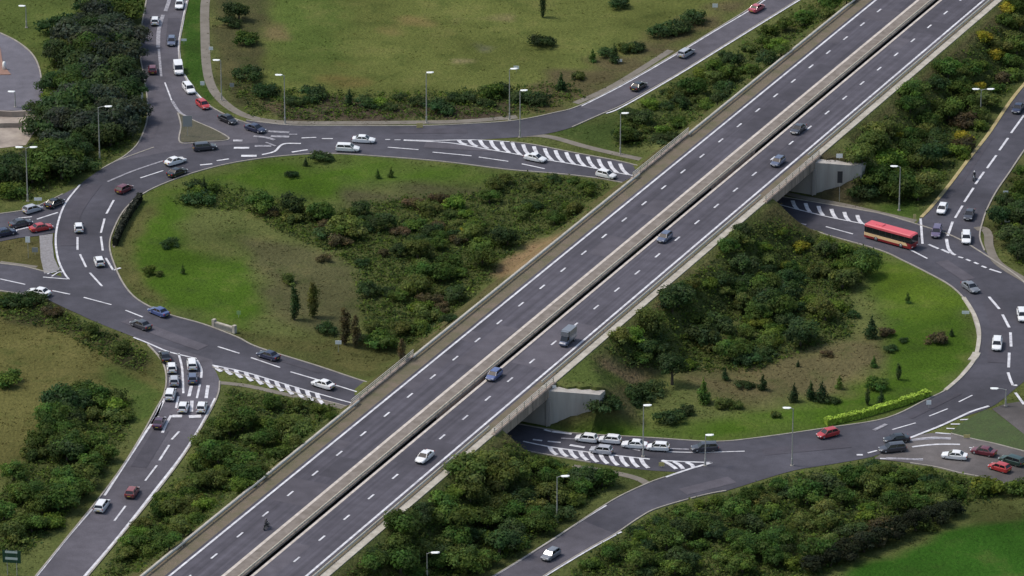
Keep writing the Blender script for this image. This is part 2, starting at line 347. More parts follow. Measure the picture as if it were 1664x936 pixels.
ZONES = [
 ([(345, -40), (1300, -40), (1180, 40), (900, 160), (840, 165), (480, 170), (380, 120)], (.1, .116, .032), 14),
 ([(440, -40), (560, -40), (560, 100), (470, 120), (430, 60)], (.075, .106, .025), 25),
 ([(420, 160), (840, 168), (850, 196), (470, 202)], (.066, .052, .036), 8),
 ([(900, 120), (1000, 90), (1150, 20), (1230, -20), (1240, 0), (1090, 85), (935, 170), (850, 190), (860, 150)], (.085, .074, .036), 10),
 ([(620, 40), (660, 30), (700, 44), (640, 48)], (.16, .125, .05), 8), ([(520, 125), (550, 114), (595, 130), (560, 140), (515, 135)], (.125, .105, .035), 9),
 ([(735, 26), (830, 30), (830, 34), (740, 32)], (.15, .13, .06), 5), ([(738, 97), (770, 97), (770, 101), (740, 101)], (.22, .18, .1), 4),
 ([(775, 74), (800, 76), (790, 88), (778, 84)], (.13, .13, .08), 4), ([(430, 40), (460, 42), (465, 60), (430, 66)], (.12, .1, .045), 6),
 ([(-40, 490), (60, 498), (140, 530), (235, 575), (265, 610), (262, 645), (225, 700), (180, 640), (90, 650), (60, 740), (-40, 800)], (.1, .096, .032), 10),
 ([(160, 590), (225, 610), (262, 640), (225, 705), (200, 650)], (.056, .084, .02), 10),
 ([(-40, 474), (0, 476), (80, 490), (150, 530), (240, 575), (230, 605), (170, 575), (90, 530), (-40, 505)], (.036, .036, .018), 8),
 ([(200, 400), (235, 325), (320, 290), (420, 262), (620, 262), (820, 285), (800, 305), (600, 300), (520, 335), (430, 318), (330, 318), (300, 345), (300, 400), (400, 420), (425, 500), (400, 540), (330, 520), (230, 480)], BRIGHT, 20),
 ([(185, 400), (205, 360), (240, 325), (260, 330), (225, 380), (215, 440), (260, 490), (220, 485), (195, 450)], (.085, .088, .03), 8),
 ([(560, 305), (800, 300), (780, 330), (560, 352)], (.068, .068, .032), 14),
 ([(400, 390), (500, 395), (575, 420), (600, 480), (560, 545), (450, 525), (425, 450)], (.08, .08, .036), 14),
 ([(330, 535), (470, 545), (600, 560), (720, 530), (640, 600), (600, 620), (420, 565)], (.066, .07, .024), 9),
 ([(795, 445), (830, 410), (870, 392), (930, 380), (900, 415), (840, 450)], (.2, .14, .075), 5),
 ([(680, 540), (740, 510), (720, 540), (690, 560)], (.12, .1, .05), 6),
 ([(880, 698), (1000, 690), (1150, 690), (1300, 650), (1430, 590), (1440, 520), (1400, 440), (1430, 410), (1560, 478), (1590, 550), (1565, 610), (1500, 655), (1350, 698), (1150, 720), (940, 708)], BRIGHT, 20),
 ([(1425, 420), (1510, 445), (1560, 485), (1540, 510), (1440, 500), (1415, 450)], (.07, .112, .013), 18),
 ([(1090, 610), (1230, 570), (1430, 545), (1440, 600), (1330, 650), (1170, 655)], (.1, .088, .042), 16),
 ([(915, 600), (960, 570), (1020, 600), (1050, 620), (1000, 632), (910, 630)], (.062, .085, .022), 6),
 ([(960, 575), (1010, 590), (1060, 615), (1030, 622), (970, 600)], (.13, .1, .055), 5),
 ([(1060, 470), (1120, 440), (1130, 480), (1070, 500)], (.1, .07, .045), 8),
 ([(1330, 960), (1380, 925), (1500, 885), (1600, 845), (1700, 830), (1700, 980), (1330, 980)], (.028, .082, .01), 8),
 ([(1560, 800), (1664, 810), (1664, 845), (1580, 850)], (.06, .07, .022), 8),
 ([(-40, -40), (130, -40), (110, 60), (85, 130), (72, 160), (55, 90), (-40, 30)], (.075, .1, .026), 7),
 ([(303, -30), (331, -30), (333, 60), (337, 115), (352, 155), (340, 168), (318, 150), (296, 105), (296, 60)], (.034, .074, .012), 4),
 ([(345, -30), (440, -30), (420, 120), (400, 180), (350, 140)], (.06, .06, .026), 10),
 ([(845, 205), (960, 192), (1010, 185), (1000, 245), (900, 225)], (.05, .075, .02), 7),
 ([(1320, 235), (1400, 255), (1400, 330), (1320, 320)], (.07, .062, .034), 7),
 ([(1420, 330), (1500, 320), (1490, 350), (1440, 348)], (.05, .085, .016), 5),
 ([(1600, 300), (1664, 255), (1700, 430), (1610, 400)], (.06, .06, .024), 8),
 ([(880, 870), (1000, 800), (1060, 775), (1090, 775), (1000, 815), (900, 880), (790, 945), (740, 945)], (.062, .072, .024), 6),
 ([(960, 745), (1040, 762), (1060, 770), (1000, 790), (960, 770)], (.055, .07, .022), 6),
 ([(-20, 385), (85, 380), (85, 445), (-20, 425)], (.075, .07, .028), 4),
]
def soil_colour(Pn, slope):
    X, Y = Pn[:, 0], Pn[:, 1]; px, py = proj(Pn)
    c = np.tile(np.array(OLIVE), (len(X), 1))
    c[slope] = (.08, .074, .032)
    wob = 7*np.sin(X*.35+np.sin(Y*.27)*1.7)+5*np.sin(Y*.61+X*.22)
    def paintz(poly, col, soft):
        d = pip(px, py, poly)+wob*min(1, soft/10)
        k = np.clip(.5+d/(2*soft), 0, 1)[:, None]
        c[:] = c*(1-k)+np.array(col)*k
    for poly, col, soft in ZONES: paintz(poly, col, soft)
    for k, poly in THICK.items(): paintz(poly, SCRUB, 12)
    return c
def make_ground():
    def axis(lo, hi, st, extra, far):
        a = list(np.arange(lo, hi+.01, st))
        for e in extra: a = [q for q in a if min(abs(q-x) for x in e) > .4]+list(e)
        return np.array(sorted([-4000, -1500, -500, -300]+a+far))
    us = axis(-195, 135, 1.1, [(UL-.01, UL+.01), (UR-.01, UR+.01), (7.69, 7.71), (8.29, 8.31)], [200, 500, 1500, 4000])
    ts = axis(-80, 290, 1.1, [(t-.01, t+.01) for o in OPEN for t in o], [360, 600, 1500, 5000])
    uu, tt = np.meshgrid(us, ts); uu = uu.ravel(); tt = tt.ravel()
    h = height(uu, tt)
    X = M0[0]+N[0]*uu+U[0]*tt; Y = M0[1]+N[1]*uu+U[1]*tt
    slope = (h > .3) & (h < 6.7)
    h = np.where(slope, h+.25*np.sin(X*.8+np.sin(Y*.5)*2)*np.cos(Y*.7)*np.clip(np.minimum(h, 6.7-h), 0, 1), h)
    Pn = np.stack([X, Y, h], 1)
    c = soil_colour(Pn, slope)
    slot = (uu > 7.6) & (uu < 8.4) & (h > 4)
    c[slot] = (.02, .018, .016)
    nu, ntt = len(us), len(ts)
    idx = np.arange(nu*ntt).reshape(ntt, nu)
    f = np.stack([idx[:-1, :-1], idx[:-1, 1:], idx[1:, 1:], idx[1:, :-1]], -1).reshape(-1, 4)
    # +u is to the right of +t, so this winding faces up
    me = bpy.data.meshes.new('ground'); me.from_pydata(Pn.tolist(), [], f.tolist()); me.update()
    at_ = me.color_attributes.new('soil', 'FLOAT_COLOR', 'POINT')
    at_.data.foreach_set('color', np.concatenate([c, np.ones((len(c), 1))], 1).ravel())
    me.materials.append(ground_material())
    tag(link('ground', me), kind='structure')
make_ground()

# ------------------------------------------------------------------ roads
ROADPOLY = []      # ground-plane outlines used to keep plants off the tarmac
def road(name, loops, material, z, smoothed=True, kind='structure'):
    m = MB(); L = loops if smoothed else [gl(l, sub=0) for l in loops]
    m.poly(L, z); ROADPOLY.append(L)
    return tag(m.build(name, material), kind=kind)
OUT = [(1150, 300), (1045, 272), (1000, 261), (930, 248), (870, 236), (830, 231), (750, 226), (620, 222), (480, 218), (420, 222), (370, 229), (300, 236), (250, 240), (190, 262), (165, 275), (130, 300), (105, 330), (92, 360), (88, 390), (92, 420), (100, 448), (100, 485), (130, 512), (215, 547), (250, 562), (345, 597), (400, 612), (480, 639), (560, 660), (640, 684), (760, 712), (850, 732), (960, 752), (1060, 765), (1155, 768), (1250, 769), (1290, 764), (1380, 750), (1430, 738), (1480, 712), (1560, 680), (1610, 662), (1645, 636), (1680, 600), (1690, 540), (1685, 490), (1660, 455), (1600, 414), (1550, 385), (1500, 368), (1440, 350), (1400, 342), (1330, 330), (1265, 319)]
INN = [(1150, 335), (1010, 297), (920, 284), (826, 276), (720, 263), (623, 255), (536, 250), (470, 253), (416, 259), (360, 269), (300, 286), (240, 311), (205, 338), (186, 370), (178, 400), (188, 436), (205, 468), (228, 490), (270, 510), (330, 527), (385, 548), (420, 565), (516, 595), (601, 623), (700, 650), (800, 680), (895, 699), (940, 705), (1060, 712), (1160, 718), (1230, 712), (1350, 695), (1440, 680), (1505, 650), (1540, 632), (1565, 605), (1585, 578), (1589, 550), (1583, 520), (1570, 490), (1545, 465), (1510, 445), (1470, 425), (1430, 407), (1350, 384), (1290, 366)]
out_l = gl(OUT, sub=5, closed=True); inn_l = gl(INN, sub=5, closed=True)
road('roundabout_road', [out_l, inn_l], A_RING, .05)
ST_U = [(400, 196), (470, 204), (560, 205), (680, 205), (760, 202), (840, 196), (900, 184), (940, 173), (1010, 138), (1094, 90), (1160, 50), (1217, 15), (1275, -25)]
ST_L = [(1370, -45), (1310, -8), (1248, 30), (1180, 72), (1099, 122), (1050, 150), (1010, 172), (975, 187), (930, 207), (880, 219), (800, 226), (700, 229)]
road('top_slip_road', [gl(ST_U)+gl(ST_L)+gl([(600, 235), (400, 235)], sub=0)], A_RING, .06)
# lighter surfacing of the upper part of that slip
road('top_slip_resurfacing', [gl([(942, 175), (1010, 141), (1094, 93), (1160, 53), (1217, 18), (1275, -22)])+gl([(1366, -43), (1307, -7), (1248, 28), (1180, 70), (1099, 119), (1050, 147), (1010, 169), (985, 181)])], A_SLIP, .075)
TL_L = [(243, -30), (238, 0), (230, 45), (228, 90), (235, 130), (240, 170), (238, 200), (225, 232), (205, 252), (185, 264)]
TL_R = [(410, 203), (375, 191), (340, 172), (315, 150), (299, 122), (292, 100), (292, 70), (296, 40), (303, 12), (312, -30)]
road('top_left_road', [gl(TL_L)+gl([(300, 242), (420, 232)], sub=0)+gl(TL_R)], A_SLIP, .07)
SPLIT_TL = [(289, 184), (294, 205), (293, 232), (330, 231), (372, 227), (350, 212), (318, 198)]
W_IN = [(-30, 352), (0, 348), (45, 341), (75, 329), (102, 316), (130, 302), (108, 330), (95, 360), (92, 378), (60, 384), (30, 387), (0, 393), (-30, 398)]
road('west_entry_road', [gl(W_IN, sub=0)], A_RING, .08)
W_OUT = [(-30, 425), (0, 429), (40, 434), (80, 444), (112, 454), (140, 480), (160, 525), (110, 503), (70, 484), (0, 473), (-30, 468)]
road('west_exit_road', [gl(W_OUT, sub=0)], A_RING, .08)
SW_L = [(205, 542), (240, 560), (262, 585), (270, 610), (267, 640), (252, 668), (232, 705), (200, 757), (165, 805), (110, 873), (62, 932), (30, 972)]
SW_R = [(110, 975), (145, 934), (190, 880), (250, 806), (298, 742), (330, 690), (353, 645), (357, 620), (347, 597)]
road('left_slip_road', [gl(SW_L)+gl(SW_R)+gl([(345, 585)], sub=0)], A_SLIP, .06)
B_L = [(1160, 752), (1120, 764), (1080, 776), (1050, 787), (1000, 811), (950, 843), (900, 877), (840, 914), (800, 938), (750, 968)]
B_R = [(835, 975), (885, 936), (950, 896), (1000, 868), (1040, 841), (1070, 826), (1140, 806), (1180, 798), (1290, 765), (1380, 750), (1420, 742)]
road('lower_slip_road', [gl(B_L)+gl(B_R)+gl([(1420, 735), (1200, 735)], sub=0)], A_RING, .065)
road('lower_slip_resurfacing', [gl([(948, 847), (900, 879), (840, 916), (802, 938), (755, 967)])+gl([(833, 973), (884, 934), (949, 894), (998, 867)])], A_SLIP, .075)
SE_U = [(1455, 722), (1500, 706), (1545, 705), (1581, 714), (1618, 722), (1664, 734), (1720, 748)]
SE_L = [(1730, 832), (1664, 801), (1631, 786), (1590, 775), (1559, 769), (1523, 760), (1479, 753), (1420, 746)]
road('east_entry_road', [gl(SE_U)+gl(SE_L)], A_WORN, .08)
road('east_exit_road', [gl([(1612, 665), (1632, 657), (1664, 652), (1720, 645), (1720, 742), (1664, 706)], sub=0)], A_WORN, .07)
NE_L = [(1715, 80), (1664, 138), (1640, 168), (1605, 220), (1575, 258), (1545, 298), (1515, 335), (1497, 354), (1488, 366)]
NE_R = [(1620, 422), (1600, 408), (1592, 385), (1597, 360), (1605, 338), (1620, 310), (1640, 281), (1664, 245), (1720, 165)]
road('right_slip_road', [gl(NE_L)+gl([(1520, 405)], sub=0)+gl(NE_R)], A_RING, .06)
YARD = [(-40, 32), (0, 54), (28, 68), (52, 88), (64, 112), (70, 150), (76, 181), (-40, 179)]
road('service_road', [gl(YARD, sub=0)], A_PALE, .05)
FORE = [(-40, 180.5), (78, 182.5), (72, 202), (55, 216), (42, 236), (-40, 246)]
road('forecourt', [gl(FORE, sub=0)], PAVE, .06)
# worn apron inside the left bend
road('apron', [gl([(215, 325), (232, 316), (229, 325), (206, 356), (190, 392), (186, 403), (182, 400), (188, 372), (203, 342)], sub=0)], PATH, .055)
# small hard islands and splitters
def island(name, pts, material, zt=.16, lab=None):
    m = MB(); l = gl(pts, sub=0); m.poly([l], zt)
    n = len(l); m.add([(*p, 0) for p in l]+[(*p, zt) for p in l], [(i, (i+1) % n, n+(i+1) % n, n+i) for i in range(n)])
    ROADPOLY.append([l])
    return tag(m.build(name, material), kind='structure')
G_SPL = mat('splitter_grass', (.088, .078, .05), .95, col2=(.06, .06, .034), scale=.5, detail=8, bump=.2, bscale=2)
G_DARK = mat('dark_mown_grass', (.04, .055, .016), .95, col2=(.05, .085, .018), scale=.3, detail=8, bump=.2, bscale=2)
island('splitter_island', SPLIT_TL, G_SPL)
island('splitter_island', [(1600, 667), (1560, 690), (1543, 705), (1581, 714), (1618, 722), (1664, 733.5), (1720, 747), (1720, 740), (1664, 707), (1612, 667)], G_DARK)
island('splitter_island', [(64, 384), (86, 381), (85, 395), (88, 420), (97, 440), (72, 446), (66, 420)], COBBLE)
island('paved_island', [(-30, 60), (-4, 66), (1, 82), (4, 100), (10, 112), (18, 122), (-30, 123)], BRICK)

def ribbons(name, items, material, z, wdef):
    m = MB()
    for it in items:
        if isinstance(it[0], tuple): pts, wd = it, wdef
        else: wd, pts = it[0], it[1]
        m.ribbon(gl(pts, sub=4 if len(pts) > 2 else 0), wd, z)
    return tag(m.build(name, material), kind='structure')
# kerbs: a real step along the edges
km = MB()
km.kerb(inn_l+[inn_l[0]], .3, 0, .15)
for l, a, b in ((OUT, 0, 6), (OUT, 12, 15), (OUT, 25, 33), (OUT, 45, 54)):
    km.kerb(gl(l[a:b]), .3, 0, .15)
for l in (TL_L, TL_R[:], ST_U, ST_L[:-3], SW_L[1:], SW_R[:-1], B_L[2:], B_R[:-3], SE_U[2:], SE_L[:-1], NE_R[1:], YARD[1:-1], SPLIT_TL+SPLIT_TL[:1], W_IN[:5], W_OUT[-3:], W_OUT[:4]):
    km.kerb(gl(l), .3, 0, .17)
tag(km.build('kerb', CONC), kind='structure')
km = MB(); km.kerb(gl(NE_L[:-1]), .75, 0, .18)
tag(km.build('kerb', PATH_YEL), kind='structure')
km = MB(); km.kerb(gl([(1566, 484), (1583, 512), (1591, 540), (1588, 570), (1580, 590), (1560, 614), (1536, 635)]), .8, 0, .19)
km.kerb(gl([(1579, 586), (1584, 580), (1587, 574)]), 1.6, 0, .2)
tag(km.build('kerb', CONC_PALE), kind='structure')
# footpaths
fp = MB()
fp.ribbon(gl([(346, -40), (334, 0), (333, 50), (336, 110), (346, 145), (370, 172), (405, 190), (460, 199), (560, 200), (680, 199), (760, 197), (840, 190)]), 1.9, .045)
fp.ribbon(gl([(840, 222), (868, 220), (900, 224), (950, 238), (1000, 250), (1060, 263), (1110, 274)]), 1.7, .045)
fp.ribbon(gl([(1270, 312), (1300, 320), (1370, 333), (1440, 349), (1488, 360)]), 1.6, .045)
fp.ribbon(gl([(356, 622), (400, 627), (460, 640), (520, 653), (575, 668)]), 1.3, .045)
fp.ribbon(gl([(930, 758), (980, 765), (1030, 776), (1052, 786)]), 1.5, .045)
fp.ribbon(gl([(935, 168), (1000, 138), (1090, 82)]), 1.6, .04)
fp.ribbon(gl([(0, 426), (60, 434)]), 1.0, .045)
tag(fp.build('footpath', PATH), kind='structure')
fp = MB(); fp.ribbon(gl([(1585, 373), (1598, 372), (1606, 382), (1608, 402), (1622, 428), (1664, 455), (1690, 470)]), 1.7, .1)
tag(fp.build('footpath', PATH), kind='structure')

A_PD = asphalt('dark_patch_asphalt', (.064, .06, .073), .15); A_PL = asphalt('light_patch_asphalt', (.09, .083, .098), .15)
pr = random.Random(4); md, ml = MB(), MB(); laid = []
for k in range(26):
    t = pr.uniform(-60, 280); u0, u1 = pr.choice([(-3.1, -.75), (.4, 3.9), (9.2, 12.0), (12.7, 16.2), (-3.0, 3.9), (9.3, 16.3)]); L_ = pr.uniform(3, 22)
    if any(t < b_+.3 and t+L_ > a_-.3 and u0 < d_+.2 and u1 > c_-.2 for a_, b_, c_, d_ in laid): continue      # never one repair on another
    laid.append((t, t+L_, u0, u1))
    q = pr.choice((md, ml)); q.add([(*mw(u0, t), DECK+.012), (*mw(u1, t), DECK+.012), (*mw(u1, t+L_), DECK+.012), (*mw(u0, t+L_), DECK+.012)], [(0, 1, 2, 3)])
for q, wd, pts in ((md, 3.2, [(152, 300), (118, 350), (112, 400)]), (ml, 2.8, [(205, 520), (290, 552), (330, 566)]), (md, 2.6, [(640, 214), (760, 213)]), (ml, 3.0, [(690, 236), (800, 242)]), (md, 3, [(1240, 735), (1380, 722)]),
                   (md, 3.4, [(1612, 490), (1626, 540), (1620, 590)]), (ml, 2.6, [(1530, 425), (1575, 455)]), (ml, 2.4, [(262, 130), (252, 190), (240, 225)]), (md, 2.6, [(283, 30), (279, 75)]), (md, 2.8, [(262, 700), (225, 760)]), (ml, 2.8, [(1190, 780), (1110, 800)]),
                   (md, .8, [(420, 575), (520, 606)]), (md, .8, [(1480, 680), (1560, 640)]), (md, .9, [(1560, 300), (1610, 225)])):
    q.ribbon(gl(pts), wd, .1)
tag(md.build('road_patch', A_PD), kind='structure'); tag(ml.build('road_patch', A_PL), kind='structure')
# ---------------- painted markings on the lower roads
def hatch(up, lo, x0, x1, step, lean):
    ux, uy = zip(*up); lx, ly = zip(*lo); out = []
    x = x0
    while x <= x1:
        xb = x+lean
        out.append([(x, np.interp(x, ux, uy)), (x+lean*.35, (np.interp(x, ux, uy)+np.interp(xb, lx, ly))/2+1), (xb, np.interp(xb, lx, ly))]); x += step
    return out
line = [  # (width, points)
 (.38, [(130, 301), (107, 330), (95, 360), (90.5, 390), (94, 420), (103, 442), (112, 455)]),
 (.3, [(70, 451), (112, 454.5)]), (.3, [(77, 446), (92, 438), (98, 436)]), (.3, [(84, 450), (95, 443), (101, 443)]),
 (.4, [(185, 326), (173, 348)]), (.4, [(170, 356), (164, 379)]), (.4, [(164, 385), (167, 408)]), (.4, [(126, 386), (126, 407)]),
 (.4, [(130, 414), (140, 435)]), (.4, [(146, 444), (166, 466)]), (.4, [(172, 420), (184, 440)]), (.5, [(184, 440), (196, 436)]),
 (.35, [(228, 290), (265, 278)]), (.9, [(380, 241), (405, 241)]), (1.0, [(392, 254), (417, 254)]), (.9, [(379, 229), (394, 229)]), (.5, [(426, 252), (446, 247), (455, 238), (465, 234), (489, 234)]),
 (.5, [(474, 248), (500, 244)]), (.5, [(325, 269), (345, 267)]), (.45, [(352, 262), (372, 259)]), (.4, [(490, 225), (514, 224)]), (.4, [(523, 226), (541, 226)]),
 (.35, [(630, 240), (680, 244)]), (.35, [(703, 248), (766, 254)]), (.35, [(778, 256), (826, 263)]), (.4, [(848, 267), (885, 275)]),
 (.3, [(626, 227.5), (634, 227.5)]), (.3, [(641, 228), (651, 228)]), (.35, [(656, 229), (703, 231), (740, 234), (790, 243), (832, 250), (880, 259), (940, 269), (1000, 281), (1035, 287), (1060, 292)]),
 (.3, [(656, 228), (703, 229), (770, 228), (828, 231)]),
 (.9, [(973, 283), (997, 286)]),
 (.35, [(0, 454), (41, 463)]), (.35, [(85, 473), (114, 479)]), (.35, [(136, 484), (181, 496)]), (.35, [(204, 505), (232, 516)]),
 (.35, [(354, 564), (389, 575)]), (.35, [(408, 582), (455, 598)]), (.35, [(472, 605), (530, 622), (588, 640)]),
 (.4, [(217, 549), (240, 558), (270, 571), (300, 579), (318, 583)]), (.35, [(345, 594), (400, 606), (470, 627), (540, 647), (580, 658)]),
 # left slip road
 (.45, [(268, 648), (252, 680), (235, 706), (205, 752), (170, 806)]), (.4, [(150, 828), (110, 874), (62, 934), (40, 960)]),
 (.5, [(350, 648), (328, 690), (298, 738), (250, 800), (190, 876), (135, 940), (115, 965)]),
 (.4, [(291, 702), (279, 715)]), (.4, [(275, 724), (259, 749)]), (.35, [(255, 757), (236, 782)]), (.35, [(204, 823), (186, 847)]),
 (1.1, [(280, 677), (296, 677)]), (1.2, [(307, 678), (327, 677)]),
 (.6, [(312, 652), (311, 670)]), (.5, [(262, 655), (256, 672), (246, 690)]), (.5, [(278, 676), (270, 690), (264, 704)]),
 (.6, [(338, 627), (335, 648)]), (.6, [(311, 628), (307, 645)]), (.4, [(290, 575), (296, 600), (298, 640)]),
 (.4, [(318, 583), (327, 600), (327, 615)]), (.4, [(325, 625), (320, 648)]), (.4, [(290, 645), (286, 664)]),
 # right half
 (.35, [(1262, 332), (1300, 342), (1345, 353), (1400, 364), (1412, 367)]), (.35, [(1342, 369), (1386, 381)]), (.4, [(1478, 406), (1507, 421)]),
 (.45, [(1496, 356), (1499, 397)]),
 (.5, [(1607, 483), (1624, 503)]), (.5, [(1629, 512), (1640, 533)]), (.5, [(1642, 541), (1643, 564)]), (.5, [(1640, 574), (1639, 598)]), (.5, [(1638, 606), (1642, 618), (1646, 627)]), (.6, [(1646, 627), (1653, 627)]), (.5, [(1650, 639), (1664, 658)]),
 (.28, [(1558, 654), (1580, 643)]), (.3, [(1510, 677), (1540, 665)]), (.32, [(1450, 699), (1488, 688)]), (.28, [(1082, 735), (1140, 736), (1210, 734)]),
 (.55, [(1509, 398), (1525, 405)]), (.6, [(1530, 406), (1543, 412)]), (.5, [(1557, 418), (1565, 420)]), (.5, [(1570, 422), (1577, 425)]), (.5, [(1583, 427), (1590, 430)]), (.5, [(1595, 433), (1603, 436)]), (.5, [(1608, 438), (1627, 444)]),
 (.45, [(1664, 188), (1643, 217)]), (.45, [(1638, 225), (1624, 245)]), (.45, [(1619, 253), (1604, 274)]), (.45, [(1599, 280), (1585, 300)]), (.45, [(1582, 306), (1567, 329)]), (.45, [(1564, 335), (1552, 355)]), (.5, [(1548, 361), (1540, 384)]), (.6, [(1538, 389), (1541, 404), (1548, 413), (1553, 415)]),
 (.5, [(1474, 714), (1500, 704), (1530, 692), (1560, 678), (1580, 669), (1607, 660.5)]), (.4, [(1560, 683), (1598, 681)]), (.4, [(1545, 690), (1581, 690)]), (.4, [(1538, 697), (1565, 698)]), (.4, [(1520, 704), (1545, 706)]),
 (.55, [(1478, 716), (1512, 712), (1545, 713)]), (.5, [(1482, 727), (1520, 723), (1560, 723)]), (.5, [(1430, 746), (1500, 747)]), (.4, [(1575, 728), (1620, 737)]), (.6, [(1392, 740), (1402, 740)]), (.4, [(1410, 737), (1425, 733)]),
 # bottom crossing
 (.7, [(897, 702), (929, 706)]), (.5, [(884, 699), (896, 702)]), (.5, [(866, 715), (881, 717)]), (.45, [(890, 718), (911, 720)]), (.7, [(926, 724), (950, 728)]),
 (.4, [(850, 718), (900, 728), (960, 736), (1010, 742), (1056, 747)]), (.4, [(1075, 749), (1110, 751), (1157, 752.5)]), (.5, [(1157, 752.5), (1120, 763), (1082, 776)]),
 # edge lines of the upper slip and the lower slip
 (.35, [(945, 173), (1012, 139), (1094, 92), (1160, 52), (1222, 15), (1262, -14)]), (.4, [(985, 185), (1012, 174), (1099, 124), (1180, 74), (1248, 32), (1310, -6)]),
 (.4, [(802, 937), (842, 913), (902, 875), (952, 842), (985, 822)]), (.4, [(884, 938), (950, 898), (1000, 870), (1010, 865)]),
 # top left road
 (.45, [(304, 2), (297, 36), (291, 72), (292.5, 103)]), (.3, [(300, 122), (318, 150), (345, 176)]), (.3, [(268, 135), (279, 164)]),
 (.5, [(82, 443.5), (92, 441.5)]), (.4, [(60, 357), (94, 346)]), (.35, [(30, 355), (52, 353)]), (.5, [(22, 376), (46, 370)]),
]
ribbons('lane_marking', line, PAINT, .115, .35)
hs = hatch([(703, 229), (770, 228), (830, 232), (930, 250), (1040, 274)], [(703, 231), (760, 236), (832, 250), (880, 259), (940, 269), (1000, 281), (1060, 292)], 745, 1022, 17.5, 13)
hs += hatch([(345, 594), (400, 606), (470, 627), (540, 647)], [(345, 600), (400, 617), (470, 640), (540, 662)], 350, 528, 16.5, 10)
hs += hatch([(1262, 322), (1300, 329), (1345, 339), (1400, 352)], [(1262, 332), (1300, 342), (1345, 353), (1412, 367)], 1288, 1402, 21, 8)
hs += hatch([(850, 718), (900, 728), (960, 736), (1010, 742), (1056, 747)], [(850, 728), (900, 739), (960, 750), (1010, 758), (1060, 762)], 893, 1042, 16.5, 12)
hs += [[(1076, 749), (1088, 755), (1099, 763)], [(1095, 751), (1105, 757), (1110, 763)], [(1115, 752), (1124, 756), (1127, 761)]]
m = MB()
for h_ in hs: m.ribbon(gl(h_, sub=2), .75, .125)
tag(m.build('hatch_marking', PAINT), kind='structure')
faded = [(.5, [(175, 296), (215, 279), (265, 262)]), (.8, [(275, 1), (269, 19)]), (.8, [(265, 25), (258, 50), (257, 78)]), (.5, [(258, 80), (262, 125)]), (.6, [(280, 165), (292, 183), (309, 193)]),
 (.9, [(414, 238), (441, 238)]), (.8, [(412, 222), (432, 224), (446, 228)]), (.9, [(436, 214), (470, 216)]), (1.0, [(440, 222), (470, 223)]), (.6, [(380, 228), (394, 229)]), (.7, [(410, 215), (426, 213)]), (.5, [(470, 219), (483, 219)]),
 (.5, [(432, 232), (448, 238)]), (.45, [(1060, 729), (1120, 731)]), (.45, [(912, 713), (968, 716)]), (.5, [(1020, 729), (1040, 733)]), (.7, [(1440, 690), (1420, 700)]), (.8, [(1480, 716), (1520, 713), (1545, 714)]), (.7, [(1440, 745), (1500, 748)]),
 (.6, [(1280, 360), (1310, 366)])]
ribbons('faded_marking', faded, PAINT_WORN, .12, .5)

# ------------------------------------------------------------------ the motorway, its median, barriers and bridges
T0, T1 = -260.0, 900.0
def mstrip(m, u0, u1, z, t0=T0, t1=T1):
    m.add([(*mw(u0, t0), z), (*mw(u1, t0), z), (*mw(u1, t1), z), (*mw(u0, t1), z)], [(0, 1, 2, 3)])
m = MB(); mstrip(m, -4.2, 4.75, DECK); mstrip(m, 8.33, 17.35, DECK); tag(m.build('motorway', A_MW), kind='structure')
m = MB(); mstrip(m, 4.75, 7.66, DECK-.004); tag(m.build('median', GRAVEL), kind='structure')
m = MB(); mstrip(m, -7.2, -4.2, DECK-.004); mstrip(m, 17.35, 18.7, DECK-.004); tag(m.build('verge', VERGE), kind='structure')
m = MB(); mstrip(m, -3.66, -3.24, DECK+.03); mstrip(m, 16.46, 16.9, DECK+.03)
for i in range(-30, 96):
    t = i*9.0
    mstrip(m, -.62, -.28, DECK+.03, t-1.05, t+1.05)
    t = i*9.0-49.29+36+36
    mstrip(m, 12.2, 12.54, DECK+.03, t-1.05, t+1.05)
tag(m.build('motorway_marking', PAINT), kind='structure')
m = MB(); mstrip(m, 4.15, 4.75, DECK+.03); mstrip(m, 8.45, 8.95, DECK+.03)
tag(m.build('motorway_edge_marking', PAINT_CREAM), kind='structure')
def mbox(m, u0, u1, t0, t1, z0, z1):
    c = [mw(u0, t0), mw(u1, t0), mw(u1, t1), mw(u0, t1)]
    m.add([(*q, z0) for q in c]+[(*q, z1) for q in c], [(3, 2, 1, 0), (4, 5, 6, 7), (0, 1, 5, 4), (1, 2, 6, 5), (2, 3, 7, 6), (3, 0, 4, 7)])
m = MB()
edges = [T0]+[q for o in OPEN for q in o]+[T1]
for a, b in zip(edges[::2], edges[1::2]):
    mbox(m, -7.75, -7.2, a, b, 6.6, 7.18); mbox(m, 18.7, 20.1, a, b, 6.6, 7.1)
tag(m.build('edge_kerb', CONC_PALE), kind='structure')
m = MB()
for t in np.arange(T0, T1, 1.0): pass
def barrier(u, t0, t1, label, material, hgt=.75, both=True, step=4.8):
    b = empty('crash_barrier', (*mw(u, t0), DECK)); tag(b, label, 'crash barrier', 'steel crash barriers along the motorway')
    L = t1-t0; q = MB(); ang = math.atan2(U[1], U[0]); b.rotation_euler = (0, 0, ang)
    prof = [(-.06, hgt-.36), (-.14, hgt-.28), (-.06, hgt-.2), (-.14, hgt-.1), (-.06, hgt), (.06, hgt), (.14, hgt-.1), (.06, hgt-.2), (.14, hgt-.28), (.06, hgt-.36)]
    q.loft([[(0, y, z) for y, z in prof], [(L, y, z) for y, z in prof]])
    q.build('rail', material, b)
    pm = MB(); pm.box(-.06, .06, -.05, .05, -.05, hgt-.1); me = pm.mesh('post', material)
    n = int(min(L/step, 98))
    for i in range(n):
        o = link('post', me, b); o.location = (1+i*(L-2)/max(n-1, 1), 0, 0)
